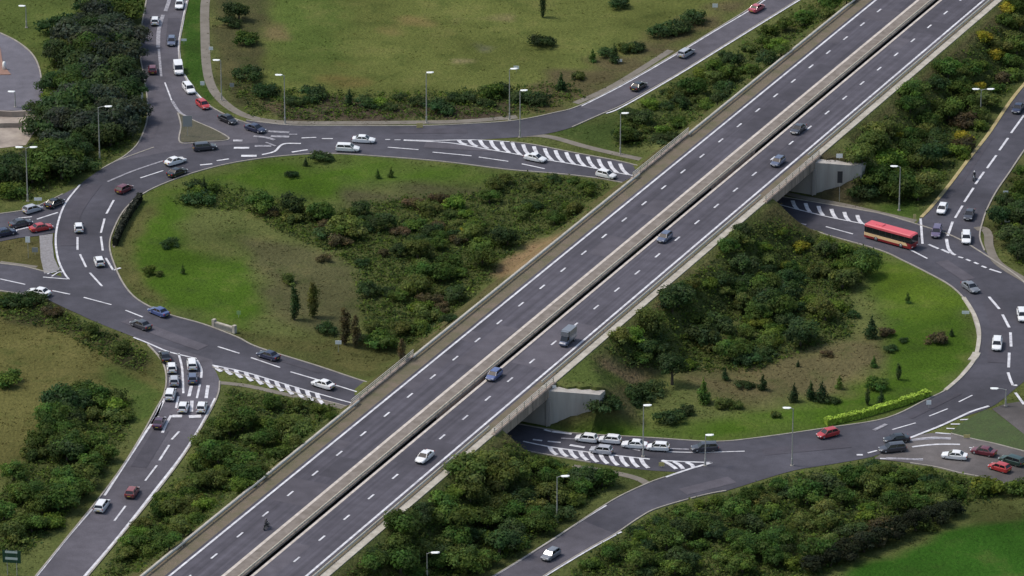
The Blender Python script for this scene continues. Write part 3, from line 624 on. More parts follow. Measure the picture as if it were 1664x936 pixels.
barrier(7.25, -70, 300, 'weathered steel barrier running along the brown median between the carriageways', CREAMRAIL, .6)
barrier(-6.85, -70, 11, 'steel barrier on the left motorway verge, nearest stretch below the lower bridge', GALV)
barrier(-6.85, 32, 129, 'steel barrier on the left motorway verge between the two bridges', GALV)
barrier(-6.85, 152, 300, 'steel barrier on the left motorway verge above the upper bridge', GALV)
barrier(18.3, -70, 11, 'steel barrier on the right motorway verge below the lower bridge', GALV)
barrier(18.3, 32, 129, 'steel barrier on the right motorway verge between the two bridges', GALV)
barrier(18.3, 152, 300, 'steel barrier on the right motorway verge above the upper bridge', GALV)
def bridge(t0, t1, label):
    tm = (t0+t1)/2
    root = empty('motorway_bridge', (*mw(6.3, tm), 0)); tag(root, label, 'bridge', 'motorway bridges over the roundabout')
    root.rotation_euler = (0, 0, 0); inv = Vector((*mw(6.3, tm), 0))
    def bld(mb, name, material, parent=root):
        mb.v = [(x-inv.x, y-inv.y, z-inv.z) for x, y, z in mb.v]
        return mb.build(name, material, parent)
    a, b = t0-.4, t1+.4
    for u0, u1 in ((-7.2, 7.66), (8.33, 19.6)):
        q = MB(); mbox(q, u0, u1, a, b, 5.75, 6.985); d = bld(q, 'deck', CONC_BEAM)
        for k in range(int((u1-u0)/1.9)):
            g = MB(); mbox(g, u0+.5+k*1.9, u0+1.1+k*1.9, a+.3, b-.3, 5.1, 5.75); bld(g, 'girder', CONC_BEAM)
    for u0, u1 in ((-7.9, -7.2), (19.6, 20.35)):
        q = MB(); mbox(q, u0, u1, a-2.5, b+2.5, 5.45, 7.22); e = bld(q, 'edge_beam', CONC_BEAM)
        q = MB()
        for zz in (7.55, 7.9, 8.25): mbox(q, (u0+u1)/2-.05, (u0+u1)/2+.05, a-2.2, b+2.2, zz-.05, zz+.05)
        p = bld(q, 'parapet_rail', GALV)
        q = MB(); uo = u0-.012 if u0 < 0 else u1+.012
        for i in range(1, int((b-a+5)/3)): mbox(q, min(uo, (u0+u1)/2), max(uo, (u0+u1)/2), a-2.5+i*3-.035, a-2.5+i*3+.035, 5.5, 7.232)
        bld(q, 'panel_joint', TRIM)
        n = 9
        for i in range(n):
            q = MB(); tt = a-2+i*(b-a+4)/(n-1); mbox(q, (u0+u1)/2-.09, (u0+u1)/2+.09, tt-.06, tt+.06, 7.2, 8.28); bld(q, 'parapet_post', GALV)
    for tt, s in ((t0, -1), (t1, 1)):
        q = MB(); lo, hi = sorted((tt-s*.35, tt+s*.4)); mbox(q, -7.8, 20.3, lo, hi, -.2, 5.74); bld(q, 'abutment', CONC_WALL)
        q = MB(); lo, hi = sorted((tt+s*.402, tt+s*1.2)); mbox(q, -7.2, 19.6, lo, hi, 4.8, 5.74); bld(q, 'bearing_shelf', CONC_WALL)
    q = MB()     # wing wall that continues the far abutment to the right
    c = [mw(20.3, t1-.3), mw(28.6, t1-.3+.42*8.3), mw(28.6, t1+1.9+.42*8.3), mw(20.3, t1+1.9)]
    q.add([(*p, -.2) for p in c]+[(*p, z) for p, z in zip(c, (6.75, 6.2, 6.2, 6.75))], [(3, 2, 1, 0), (4, 5, 6, 7), (0, 1, 5, 4), (1, 2, 6, 5), (2, 3, 7, 6), (3, 0, 4, 7)])
    w_ = bld(q, 'wing_wall', CONC_WING)
    q = MB(); c = [mw(20.0, t1-.65), mw(20.75, t1-.65), mw(20.75, t1-.305), mw(20.0, t1-.305)]
    q.add([(*p, -.2) for p in c]+[(*p, 5.4) for p in c], [(3, 2, 1, 0), (4, 5, 6, 7), (0, 1, 5, 4), (1, 2, 6, 5), (2, 3, 7, 6), (3, 0, 4, 7)])
    bld(q, 'pilaster', CONC_WALL)
bridge(*OPEN[0], 'concrete motorway bridge over the lower crossing of the roundabout, nearest the camera')
bridge(*OPEN[1], 'concrete motorway bridge over the upper crossing of the roundabout, beside the red bus')

# ------------------------------------------------------------------ vehicles
def ring(x, hw, zb, zt, sh=.12, tuck=.93):
    """rounded body section at station x"""
    zm = zb+(zt-zb)*.45
    half = [(hw*tuck, zb), (hw, zb+.08), (hw, zm), (hw*.985, zt-sh), (hw*.93, zt-sh*.35), (hw*.8, zt), (0.0, zt+.015)]
    return [(x, y, z) for y, z in half]+[(x, -y, z) for y, z in half[::-1][1:]]
CARS = {
 'hatchback': dict(L=4.05, W=1.75, H=1.48, st=[(-2.02, .72, .42, .82), (-1.97, .8, .3, .95), (-1.6, .865, .24, .98), (-.6, .875, .22, .97), (.6, .875, .22, .94), (1.0, .87, .24, .91), (1.6, .84, .26, .8), (1.93, .74, .32, .68), (2.02, .62, .4, .58)], ws=(1.05, .35), rr=(-1.45, -1.92), sh=.95),
 'saloon': dict(L=4.55, W=1.8, H=1.44, st=[(-2.27, .7, .45, .8), (-2.2, .8, .32, .95), (-1.7, .88, .24, .98), (-.7, .9, .22, .96), (.7, .9, .22, .93), (1.15, .89, .24, .9), (1.8, .86, .26, .8), (2.17, .75, .32, .68), (2.28, .62, .4, .58)], ws=(1.1, .3), rr=(-.95, -1.62), sh=.95),
 'estate': dict(L=4.7, W=1.82, H=1.55, st=[(-2.35, .74, .42, .85), (-2.28, .83, .3, 1.0), (-1.9, .9, .24, 1.03), (-.7, .91, .22, 1.0), (.8, .91, .22, .97), (1.2, .9, .24, .94), (1.85, .87, .26, .84), (2.24, .76, .32, .7), (2.35, .63, .4, .6)], ws=(1.2, .5), rr=(-1.95, -2.25), sh=.99),
 'van': dict(L=4.9, W=1.92, H=1.98, st=[(-2.45, .86, .4, 1.15), (-2.4, .93, .32, 1.2), (-1.5, .96, .28, 1.2), (0, .96, .28, 1.2), (1.3, .95, .28, 1.15), (1.7, .93, .28, 1.08), (2.2, .86, .32, .9), (2.45, .7, .42, .7)], ws=(1.65, .95), rr=(-2.28, -2.4), sh=1.18),
}
WHEELX = {'hatchback': (-1.25, 1.27), 'saloon': (-1.35, 1.37), 'estate': (-1.38, 1.42), 'van': (-1.5, 1.55)}
def wheel_mesh(r=.32, wd=.22):
    q = MB(); n = 14
    q.loft([[(rr*math.cos(2*math.pi*k/n), y, rr*math.sin(2*math.pi*k/n)) for k in range(n)] for y, rr in ((-wd/2, r*.86), (-wd*.38, r), (wd*.38, r), (wd/2, r*.86))])
    t = q.mesh('tyre', TYRE, True)
    q = MB()
    for sgn in (-1, 1):
        q.loft([[(rr*math.cos(2*math.pi*k/n), sgn*y, rr*math.sin(2*math.pi*k/n)) for k in range(n)] for y, rr in ((wd*.3, r*.62), (wd*.52, r*.6), (wd*.53, .05))])
    return t, q.mesh('rim', RIM, True)
TY, RI = wheel_mesh()
TYB, RIB = wheel_mesh(.48, .3)
def add_wheel(root, x, y, big=False):
    wq = link('wheel', TYB if big else TY, root); wq.location = (x, y, .48 if big else .32)
    link('rim', RIB if big else RI, wq)
def car_proto(kind):
    d = CARS[kind]; root = empty('parked_'+kind, (0, 0, -500))
    q = MB()
    q.loft([ring(*s) for s in d['st']])
    (wb, wt), (rt, rb), sh, H = d['ws'], d['rr'], d['sh'], d['H']
    hb = d['W']/2*.93; ht = d['W']/2*(.86 if kind == 'van' else .74)
    # roof panel
    rp = []
    for x, f, dz in ((wt+.08, .94, -.05), (wt-.1, 1, -.015), ((wt+rt)/2, 1.02, 0), (rt+.1, 1, -.015), (rt-.06, .95, -.05)):
        y = ht*f; rp.append([(x, y, H+dz-.09), (x, y*.93, H+dz-.02), (x, 0, H+dz), (x, -y*.93, H+dz-.02), (x, -y, H+dz-.09), (x, 0, H+dz-.1)])
    q.loft(rp)
    zt = H-.06
    def pillar(xa, xb, ya, yb, wd):
        for s in (-1, 1):
            a0, a1 = (xa, s*ya, sh-.03), (xb, s*yb, zt)
            q.add([(a0[0]-wd, a0[1]+s*.012, a0[2]), (a0[0]+wd, a0[1]+s*.012, a0[2]), (a1[0]+wd*.8, a1[1]+s*.012, a1[2]), (a1[0]-wd*.8, a1[1]+s*.012, a1[2]),
                   (a0[0]-wd, a0[1]-s*.06, a0[2]), (a0[0]+wd, a0[1]-s*.06, a0[2]), (a1[0]+wd*.8, a1[1]-s*.06, a1[2]), (a1[0]-wd*.8, a1[1]-s*.06, a1[2])],
                  [(0, 1, 2, 3), (7, 6, 5, 4), (0, 4, 5, 1), (1, 5, 6, 2), (2, 6, 7, 3), (3, 7, 4, 0)])
    pillar(wb-.05, wt, hb, ht, .05); pillar(rb+.1, rt, hb, ht, .12)
    if kind == 'van':
        q.loft([[(x, y, sh-.02), (x, y*.97, zt), (x, -y*.97, zt), (x, -y, sh-.02)] for x, y in ((.35, hb+.01), (-1.0, hb+.02), (-2.38, hb))])
    else: pillar((wb+rb)/2+.05, (wt+rt)/2+.02, hb, ht, .05)
    q.build('body', PC['white'], root, smooth=False)
    # glasshouse
    g = MB(); e = .0
    vs = [(wb, hb-.05, sh-.03), (wb, -hb+.05, sh-.03), (rb, -hb+.07, sh-.03), (rb, hb-.07, sh-.03), (wt, ht-.03, zt), (wt, -ht+.03, zt), (rt, -ht+.03, zt), (rt, ht-.03, zt)]
    g.add(vs, [(0, 1, 2, 3), (4, 7, 6, 5), (0, 4, 5, 1), (1, 5, 6, 2), (2, 6, 7, 3), (3, 7, 4, 0)])
    g.build('windows', GLASS, root)
    L2 = d['L']/2; wx = d['W']/2
    zf = .62 if kind != 'van' else .78
    hl = MB(); hl.box(-.14, .09, -.19, .19, -.07, .07); hlm = hl.mesh('headlight', LAMPW)
    tl = MB(); tl.box(-.06, .06, -.13, .13, -.14, .14); tlm = tl.mesh('tail_light', LAMPR)
    mi = MB(); mi.box(-.1, .1, -.1, .1, -.06, .08, taper=.2); mim = mi.mesh('wing_mirror', TRIM)
    for s in (-1, 1):
        o = link('headlight', hlm, root); o.location = (L2-.15, s*(wx-.32), zf)
        o = link('tail_light', tlm, root); o.location = (-L2+.07, s*(wx-.22), .8 if kind != 'van' else .95)
        o = link('wing_mirror', mim, root); o.location = (wb-.2, s*(wx+.06), sh+.02)
        for x in WHEELX[kind]: add_wheel(root, x, s*(wx-.13))
    b = MB(); b.box(L2-.08, L2+.02, -.62, .62, .3, .48); b.build('front_bumper', TRIM, root)
    b = MB(); b.box(-L2-.02, -L2+.08, -.66, .66, .3, .46); b.build('rear_bumper', TRIM, root)
    p = MB(); p.box(L2+.01, L2+.035, -.26, .26, .4, .51); p.build('number_plate', PLATEW, root)
    p = MB(); p.box(-L2-.035, -L2-.01, -.26, .26, .52, .63); p.build('number_plate', PLATEY, root)
    return root
PROTO = {k: car_proto(k) for k in CARS}
CATN = {'hatchback': 'car', 'saloon': 'car', 'estate': 'car', 'van': 'van'}
USED = set()
def heading(x, y, dx, dy, z):
    a = at(x, y, z); b = at(x+dx, y+dy, z); v = b-a
    return a, math.atan2(v[1], v[0])
def car(x, y, dx, dy, kind, col, label, group, z=.08, drop=5):
    p, rz = heading(x, y+drop, dx, dy, z)
    r = PROTO[kind] if kind not in USED else copy_tree(PROTO[kind])
    USED.add(kind)
    r.name = {'hatchback': 'hatchback_car', 'saloon': 'saloon_car', 'estate': 'estate_car', 'van': 'panel_van'}[kind]
    r.location = (p[0], p[1], z); r.rotation_euler = (0, 0, rz)
    for ch in r.children:
        if ch.name.split('.')[0] == 'body':
            ch.material_slots[0].link = 'OBJECT'; ch.material_slots[0].material = PC[col]
    tag(r, label, CATN[kind], group)
    return r
# note: prototypes are moved into place by their first use; copies must come from an unmodified tree (positions are overwritten)
gT = 'cars on the top left road'; gR = 'cars going round the roundabout'; gW = 'cars on the west entry and exit'; gS = 'cars on the left slip road'
gM = 'vehicles on the motorway'; gE = 'cars on the right slip road'; gQ = 'cars queuing at the east entry'; gU = 'cars on the top slip road'
LIST = [
 (252, 33, 1, -10, 'hatchback', 'white', 'white hatchback driving away up the top left road, alone in the left lane', gT),
 (292, 6, -2, 10, 'saloon', 'white', 'white saloon at the top edge of the photo coming down the top left road', gT),
 (279, 66, -1, 10, 'hatchback', 'greyblue', 'grey blue hatchback in the right lane of the top left road', gT),
 (248, 112, 0, -10, 'hatchback', 'maroon', 'dark red hatchback driving away on the top left road near the wood', gT),
 (290, 112, 2, 10, 'van', 'white', 'small white van beside the right kerb of the top left road', gT),
 (307, 143, 8, 10, 'estate', 'white', 'white estate car behind the red car on the bend of the top left road', gT),
 (330, 169, 12, 9, 'hatchback', 'red', 'red hatchback by the kerb on the bend of the top left road', gT),
 (370, 193, 14, 6, 'saloon', 'black', 'black saloon following at the mouth of the top left road', gT),
 (415, 208, 14, 4, 'saloon', 'navy', 'dark navy saloon first in line at the give way of the top left road', gT),
 (591, 226, 10, .5, 'saloon', 'white', 'white saloon just above another white car on the top of the roundabout', gR),
 (565, 240, 10, .4, 'estate', 'white', 'white estate car close to the island grass on the top of the roundabout', gR),
 (870, 256, 10, 2, 'saloon', 'white', 'white saloon passing the hatched markings left of the upper bridge', gR),
 (285, 261, 10, -3, 'saloon', 'white', 'white saloon beside a dark car on the upper left bend', gR),
 (288, 279, 10, -4, 'saloon', 'black', 'black saloon next to the island grass on the upper left bend', gR),
 (333, 238, 10, -1, 'estate', 'charcoal', 'dark estate car in the outer lane under the splitter island', gR),
 (202, 306, 8, -4, 'hatchback', 'maroon', 'dark red hatchback on the left bend of the roundabout above the dark hedge', gR),
 (128, 369, -1, -10, 'hatchback', 'white', 'small white hatchback in the outer lane of the left bend', gR),
 (161, 424, -4, -10, 'hatchback', 'white', 'white hatchback in the inner lane, at the end of the dashes on the left bend', gR),
 (67, 369, 10, -2, 'saloon', 'red', 'bright red saloon waiting at the west entry line', gW),
 (8, 377, 10, -2, 'saloon', 'navy', 'navy saloon at the left edge of the photo on the west entry', gW),
 (34, 362, 10, -2, 'saloon', 'charcoal', 'dark grey saloon behind the red one on the west entry', gW),
 (53, 339, 10, -3, 'hatchback', 'silver', 'silver hatchback beside the tall twin lamp on the west entry', gW),
 (89, 329, 10, -5, 'saloon', 'black', 'black saloon first in the upper lane of the west entry', gW),
 (64, 474, -10, -2, 'saloon', 'white', 'white saloon leaving by the west exit beside the dark hedge bank', gW),
 (229, 527, -10, -4, 'saloon', 'charcoal', 'charcoal saloon with a lit roof on the lower left of the roundabout', gR),
 (258, 506, -10, -4, 'saloon', 'blue', 'blue saloon next to the island grass on the lower left of the roundabout', gR),
 (436, 577, -10, -3, 'saloon', 'navy', 'dark navy saloon by the grass edge before the lower left lane dashes', gR),
 (525, 624, -10, -3, 'saloon', 'white', 'white saloon on the centre line left of the lower bridge', gR),
 (268, 579, -4, -10, 'saloon', 'black', 'black saloon first at the give way line of the left slip road', gS),
 (279, 597, -1, -10, 'hatchback', 'white', 'white hatchback second in the left lane of the left slip road queue', gS),
 (312, 591, -1, -10, 'estate', 'white', 'white estate car first in the right lane of the left slip road queue', gS),
 (313, 614, 0, -10, 'hatchback', 'greyblue', 'grey blue hatchback second in the right lane of the slip road queue', gS),
 (283, 618, 0, -10, 'hatchback', 'silver', 'silver hatchback third in the left lane of the left slip road queue', gS),
 (277, 640, 3, -10, 'estate', 'white', 'white estate car fourth in the left lane, beside the painted arrows', gS),
 (298, 661, 3, -10, 'hatchback', 'white', 'white hatchback in the middle lane behind the arrows of the slip road queue', gS),
 (328, 661, 3, -10, 'hatchback', 'white', 'white hatchback by the right edge line behind the arrows of the slip road queue', gS),
 (259, 686, 5, -10, 'saloon', 'plum', 'dark plum saloon hugging the left edge line behind the queue', gS),
 (215, 799, 7, -10, 'hatchback', 'copper', 'copper red hatchback in the right lane low on the left slip road', gS),
 (166, 821, 7, -10, 'estate', 'white', 'white estate car on the left edge line, last on the left slip road', gS),
 (985, 283, 10, 2.2, 'hatchback', 'white', 'white hatchback about to go under the upper bridge', gR),
 (1038, 139, 10, -6, 'saloon', 'black', 'black saloon low on the top slip road', gU),
 (1115, 85, 10, -6, 'estate', 'silver', 'pale silver estate car half way up the top slip road by the white edge line', gU),
 (1230, 12, 10, -6, 'saloon', 'pinkred', 'pinkish red saloon at the top edge of the photo on the top slip road', gU),
 (1531, 339, -5, 10, 'hatchback', 'white', 'white hatchback at the back of the right slip road queue beside the yellowed kerb', gE),
 (1522, 376, -3, 10, 'estate', 'purple', 'purple grey estate car at the give way line of the right slip road', gE),
 (1575, 348, -4, 10, 'saloon', 'charcoal', 'dark saloon behind the white one in the right lane of the right slip road', gE),
 (1570, 386, 0, 10, 'estate', 'white', 'white estate car first in the right lane of the right slip road', gE),
 (1654, 175, -7, 10, 'saloon', 'navy', 'navy saloon at the right edge of the photo coming down the right slip road', gE),
 (1577, 466, 10, 7, 'saloon', 'grey', 'grey saloon near the island grass on the right bend, below the give way dashes', gR),
 (1620, 559, -1, 10, 'estate', 'white', 'white estate car on the right bend inside the lane dashes', gR),
 (1661, 512, 2, 10, 'estate', 'white', 'white estate car cut by the right edge of the photo on the right bend', gR),
 (1345, 704, -10, 2.5, 'hatchback', 'red', 'red hatchback beside the lime green hedge on the lower right bend', gR),
 (1457, 713, -10, 1, 'saloon', 'black', 'black saloon behind another dark car at the east entry line', gQ),
 (1450, 728, -10, 1, 'estate', 'charcoal', 'dark estate car in front at the east entry line, nearest the wood', gQ),
 (1551, 740, -10, -1, 'saloon', 'white', 'white saloon alone in the middle of the east entry', gQ),
 (1598, 733, -10, -2, 'saloon', 'maroon', 'dark red saloon in the upper lane of the east entry', gQ),
 (1644, 748, -10, -3, 'estate', 'green', 'very dark green estate car at the right edge of the east entry', gQ),
 (1624, 759, -10, -3, 'hatchback', 'red', 'red hatchback in the lower lane of the east entry by the bushes', gQ),
 (1145, 727, -10, .5, 'estate', 'charcoal', 'dark estate car passing the pale post right of the lower bridge', gR),
 (991, 714, -10, -1, 'hatchback', 'white', 'white hatchback in the inner lane just right of the lower bridge', gR),
 (1069, 726, -10, -.6, 'hatchback', 'white', 'white hatchback right of the tall lamp beside the lower bridge', gR),
 (953, 712, -10, -1.2, 'hatchback', 'white', 'white hatchback nearest the wall of the lower bridge in the inner lane', gR),
 (1031, 722, -10, -.8, 'saloon', 'white', 'white saloon left of the tall lamp beside the lower bridge', gR),
 (977, 731, -10, -1.2, 'hatchback', 'silver', 'pale silver hatchback next to the hatching just right of the lower bridge', gR),
 (895, 901, -10, 6.5, 'hatchback', 'grey', 'grey hatchback driving down the lower slip road', 'cars on the lower slip road'),
]
for L_ in LIST: car(*L_)
MOT = [(690, 742, -10, 8.4, 'saloon', 'white', 'white saloon driving down the right carriageway, nearest the camera'),
 (803, 609, -10, 8.4, 'hatchback', 'lightblue', 'blue hatchback driving down the right carriageway by the median'),
 (1080, 385, -10, 8, 'hatchback', 'greyblue', 'grey blue hatchback in the middle of the right carriageway between the bridges'),
 (1264, 262, -10, 8, 'hatchback', 'greyblue', 'grey blue hatchback on the right carriageway, on the upper bridge'),
 (1297, 209, -10, 8, 'saloon', 'charcoal', 'dark saloon farthest up the right carriageway')]
for q in MOT: car(*q, gM, z=DECK+.02)

def luton(x, y, dx, dy, label):
    p, rz = heading(x, y, dx, dy, DECK); r = empty('box_van', (p[0], p[1], DECK+.02), rz); r.scale = (.74, .78, .86); tag(r, label, 'van', gM)
    q = MB(); q.box(-3.0, 1.0, -1.05, 1.05, .75, 3.15); q.box(1.0, 1.7, -.95, .95, 2.1, 3.1, taper=.06); q.build('box_body', PC['grey'], r)
    q = MB(); q.loft([ring(1.05, .95, .35, 1.3), ring(1.9, .95, .33, 1.2), ring(2.6, .9, .35, 1.0), ring(2.95, .75, .45, .8)]); q.build('cab', PC['greyblue'], r)
    q = MB(); q.add([(1.02, .9, 1.2), (1.02, -.9, 1.2), (2.2, -.85, 1.1), (2.2, .85, 1.1), (1.02, .82, 2.09), (1.02, -.82, 2.09), (1.6, -.8, 2.05), (1.6, .8, 2.05)], [(3, 2, 1, 0), (4, 5, 6, 7), (0, 1, 5, 4), (1, 2, 6, 5), (2, 3, 7, 6), (3, 0, 4, 7)]); q.build('windows', GLASS, r)
    q = MB(); q.box(-3.0, 1.2, -.5, .5, .4, .75); q.build('chassis', TRIM, r)
    q = MB()
    for k in range(7): q.box(-2.9+k*.6, -2.84+k*.6, -1.07, -1.052, .8, 3.1)
    q.build('side_rib', PC['grey'], r)
    for s in (-1, 1):
        o = MB(); o.box(-.1, .08, -.15, .15, -.1, .1); h = o.build('headlight', LAMPW, r); h.location = (2.85, s*.62, .8)
        o = MB(); o.box(-.04, .04, -.1, .1, -.15, .15); h = o.build('tail_light', LAMPR, r); h.location = (-3.03, s*.85, .85)
        for xx in (-1.8, 2.0): add_wheel(r, xx, s*.85)
luton(922, 558, -10, 8.3, 'tall grey box van with a low cab on the right carriageway')

def bus():
    a = at(1404, 382, .08); b = at(1492, 406, .08); v = b-a; rz = math.atan2(v[1], v[0]); c = (a+b)/2
    r = empty('single_decker_bus', (c[0], c[1], .08), rz); tag(r, 'red single-decker bus with cream side band leaving the upper bridge', 'bus')
    L = 5.3; W = 1.26
    RED = mat('bus_red', (.27, .02, .022), .35, coat=.5, var=.06, scale=1); CREAM = mat('bus_cream', (.9, .62, .33), .4, coat=.3, var=.05, scale=1)
    ROOF = mat('bus_roof', (.62, .1, .12), .45, var=.08, scale=.8)
    def sec(x, hw, z0, z1): return [(x, hw, z0), (x, hw, z1), (x, -hw, z1), (x, -hw, z0)]
    q = MB(); q.loft([sec(-L, W-.06, .35, .72), sec(-L+.15, W, .3, .72), sec(L-.2, W, .3, .72), sec(L, W-.08, .35, .72)]); q.build('skirt', RED, r)
    q = MB(); q.loft([sec(-L, W-.06, .72, 1.3), sec(-L+.15, W, .72, 1.3), sec(L-1.3, W, .72, 1.3), sec(L-.9, W-.01, .72, 1.0)]); q.build('lower_panel', CREAM, r)
    q = MB(); q.loft([sec(L-1.3, W-.02, .72, 1.3), sec(L-.2, W-.01, .72, 1.3), sec(L, W-.08, .72, 1.3)]); q.build('front_panel', RED, r)
    q = MB(); q.loft([sec(-L+.02, W-.1, 1.3, 2.5), sec(-L+.2, W-.03, 1.3, 2.5), sec(L-.22, W-.03, 1.3, 2.5), sec(L-.02, W-.12, 1.3, 2.5)]); wn = q.build('windows', GLASS, r)
    for s in (-1, 1):
        for k in range(8):
            q = MB(); x = -L+.5+k*1.42; q.box(x, x+.09, s*(W-.028)-.015, s*(W-.028)+.015, 1.3, 2.5); q.build('window_pillar', TRIM, r)
    q = MB()
    def rsec(x, hw, z): return [(x, hw, 2.5), (x, hw*.97, z-.12), (x, hw*.8, z), (x, -hw*.8, z), (x, -hw*.97, z-.12), (x, -hw, 2.5)]
    q.loft([rsec(-L, W-.12, 2.85), rsec(-L+.2, W, 3.0), rsec(L-.3, W, 3.0), rsec(L, W-.14, 2.82)]); q.build('roof', ROOF, r)
    q = MB(); q.box(-3.2, -1.6, -.6, .6, 2.99, 3.14, taper=.1); q.build('roof_vent', ROOF, r)
    q = MB(); q.box(L-.03, L+.01, -.8, .8, 2.5, 2.75); q.build('destination_panel', TRIM, r)
    for s in (-1, 1):
        o = MB(); o.box(-.06, .06, -.18, .18, -.1, .1); h = o.build('headlight', LAMPW, r); h.location = (L-.02, s*.85, .6)
        o = MB(); o.box(-.06, .06, -.1, .1, -.2, .2); h = o.build('tail_light', LAMPR, r); h.location = (-L+.02, s*1.0, .9)
        o = MB(); o.box(-.08, .08, -.1, .1, -.2, .2); h = o.build('wing_mirror', TRIM, r); h.location = (L+.15, s*1.35, 2.2)
        for xx in (-2.6, 3.0): add_wheel(r, xx, s*(W-.13), True)
bus()

def motorbike(x, y, dx, dy, z, label, plabel, shirt):
    p, rz = heading(x, y, dx, dy, z); r = empty('motorcycle', (p[0], p[1], z), rz); tag(r, label, 'motorcycle')
    q = MB(); q.tube([(-.7, 0, .62), (-.2, 0, .72), (.2, 0, .82), (.55, 0, .8)], [.1, .16, .2, .08]); q.build('tank', PC['black'], r)
    q = MB(); q.box(-.25, .35, -.18, .18, .3, .62, taper=.2); q.build('engine', RIM, r)
    q = MB(); q.tube([(-.75, 0, .84), (-.05, 0, .82)], [.12, .15]); q.build('seat', TRIM, r)
    q = MB(); q.tube([(.78, 0, .32), (.5, 0, 1.0)], .05); q.build('fork', RIM, r)
    q = MB(); q.tube([(.42, -.38, 1.02), (.52, 0, 1.0), (.42, .38, 1.02)], .025); q.build('handlebar', TRIM, r)
    q = MB(); q.box(.55, .72, -.12, .12, .78, 1.0, taper=.3); q.build('headlight', LAMPW, r)
    for xx in (-.7, .78):
        wq = link('wheel', TY, r); wq.location = (xx, 0, .32); wq.scale = (1, .7, 1); link('rim', RI, wq)
    # rider: one continuous skinned figure seated on the saddle, hands on the bars
    V = [(-.25, 0, .92), (-.2, 0, 1.18), (-.08, 0, 1.42), (-.02, 0, 1.56), (.02, 0, 1.7),
         (-.08, .2, 1.4), (.14, .3, 1.2), (.4, .34, 1.06), (-.08, -.2, 1.4), (.14, -.3, 1.2), (.4, -.34, 1.06),
         (-.22, .13, .9), (.18, .25, .78), (-.08, .24, .4), (.08, .25, .36), (-.22, -.13, .9), (.18, -.25, .78), (-.08, -.24, .4), (.08, -.25, .36)]
    Ed = [(0, 1), (1, 2), (2, 3), (3, 4), (2, 5), (5, 6), (6, 7), (2, 8), (8, 9), (9, 10), (0, 11), (11, 12), (12, 13), (13, 14), (0, 15), (15, 16), (16, 17), (17, 18)]
    rad = [.17, .16, .19, .07, .12, .09, .065, .05, .09, .065, .05, .12, .09, .06, .06, .12, .09, .06, .06]
    me = bpy.data.meshes.new('person'); me.from_pydata(V, Ed, [])
    o = bpy.data.objects.new('person', me); COL.objects.link(o); o.location = (p[0], p[1], z); o.rotation_euler = (0, 0, rz)
    sk = o.modifiers.new('Skin', 'SKIN')
    for i, sv in enumerate(me.skin_vertices[0].data): sv.radius = (rad[i], rad[i])
    me.skin_vertices[0].data[0].use_root = True
    sb = o.modifiers.new('Subdivision', 'SUBSURF'); sb.levels = 1; sb.render_levels = 1
    me.materials.append(mat('rider_'+shirt, (.02, .02, .025) if shirt == 'black' else (.05, .05, .06), .6))
    tag(o, plabel, 'person')
    q = MB(); q.tube([(.03, 0, 1.58), (.03, 0, 1.63), (.03, 0, 1.75), (.02, 0, 1.86), (0, 0, 1.88)], [.1, .14, .155, .09, .02], 10)
    q.build('helmet', PC['black'] if shirt == 'black' else PC['white'], o, True)
motorbike(433, 859, 10, -8.3, DECK+.02, 'black motorcycle riding up the left carriageway', 'motorcyclist in black riding up the left carriageway', 'black')
motorbike(1583, 292, -6, 10, .08, 'dark motorcycle on the centre line of the right slip road', 'motorcyclist with a white helmet on the right slip road', 'grey')

# ------------------------------------------------------------------ lamps, signs, posts
def lamp(bx, by, hpx, arms, label, lean=0, head=True, grp='street lamps around the roundabout'):
    p = ground(bx, by); h = hpx/(8.2*(by+3500)/3968)
    r = empty('street_lamp', p); tag(r, label, 'street lamp', grp)
    q = MB(); q.tube([(0, 0, -.1), (0, 0, 1.4), (0, 0, 1.45), (lean, 0, h)], [.17, .16, .12, .075]); q.build('pole', POLE, r)
    q = MB(); q.box(-.3, .3, -.3, .3, -.05, .12); q.build('base', CONC, r)
    for a in arms:
        q = MB(); q.tube([(lean, 0, h-.1), (lean+a*.5, 0, h+.12), (lean+a, 0, h+.18)], .05, 6); q.build('arm', POLE, r)
        s = 1 if a >= 0 else -1
        q = MB(); x = lean+a
        q.loft([[(x+s*dx, w_, h+.14+z1), (x+s*dx, w_*.6, h+.26+z1), (x+s*dx, -w_*.6, h+.26+z1), (x+s*dx, -w_, h+.14+z1)] for dx, w_, z1 in ((-.15, .14, 0), (.15, .36, .0), (.95, .38, .03), (1.3, .16, .03))])
        hd = q.build('lamp_head', HEAD, r)
        q = MB(); q.box(x+min(s*.2, s*.8), x+max(s*.2, s*.8), -.18, .18, h+.08, h+.138); q.build('lens', LENS, hd)
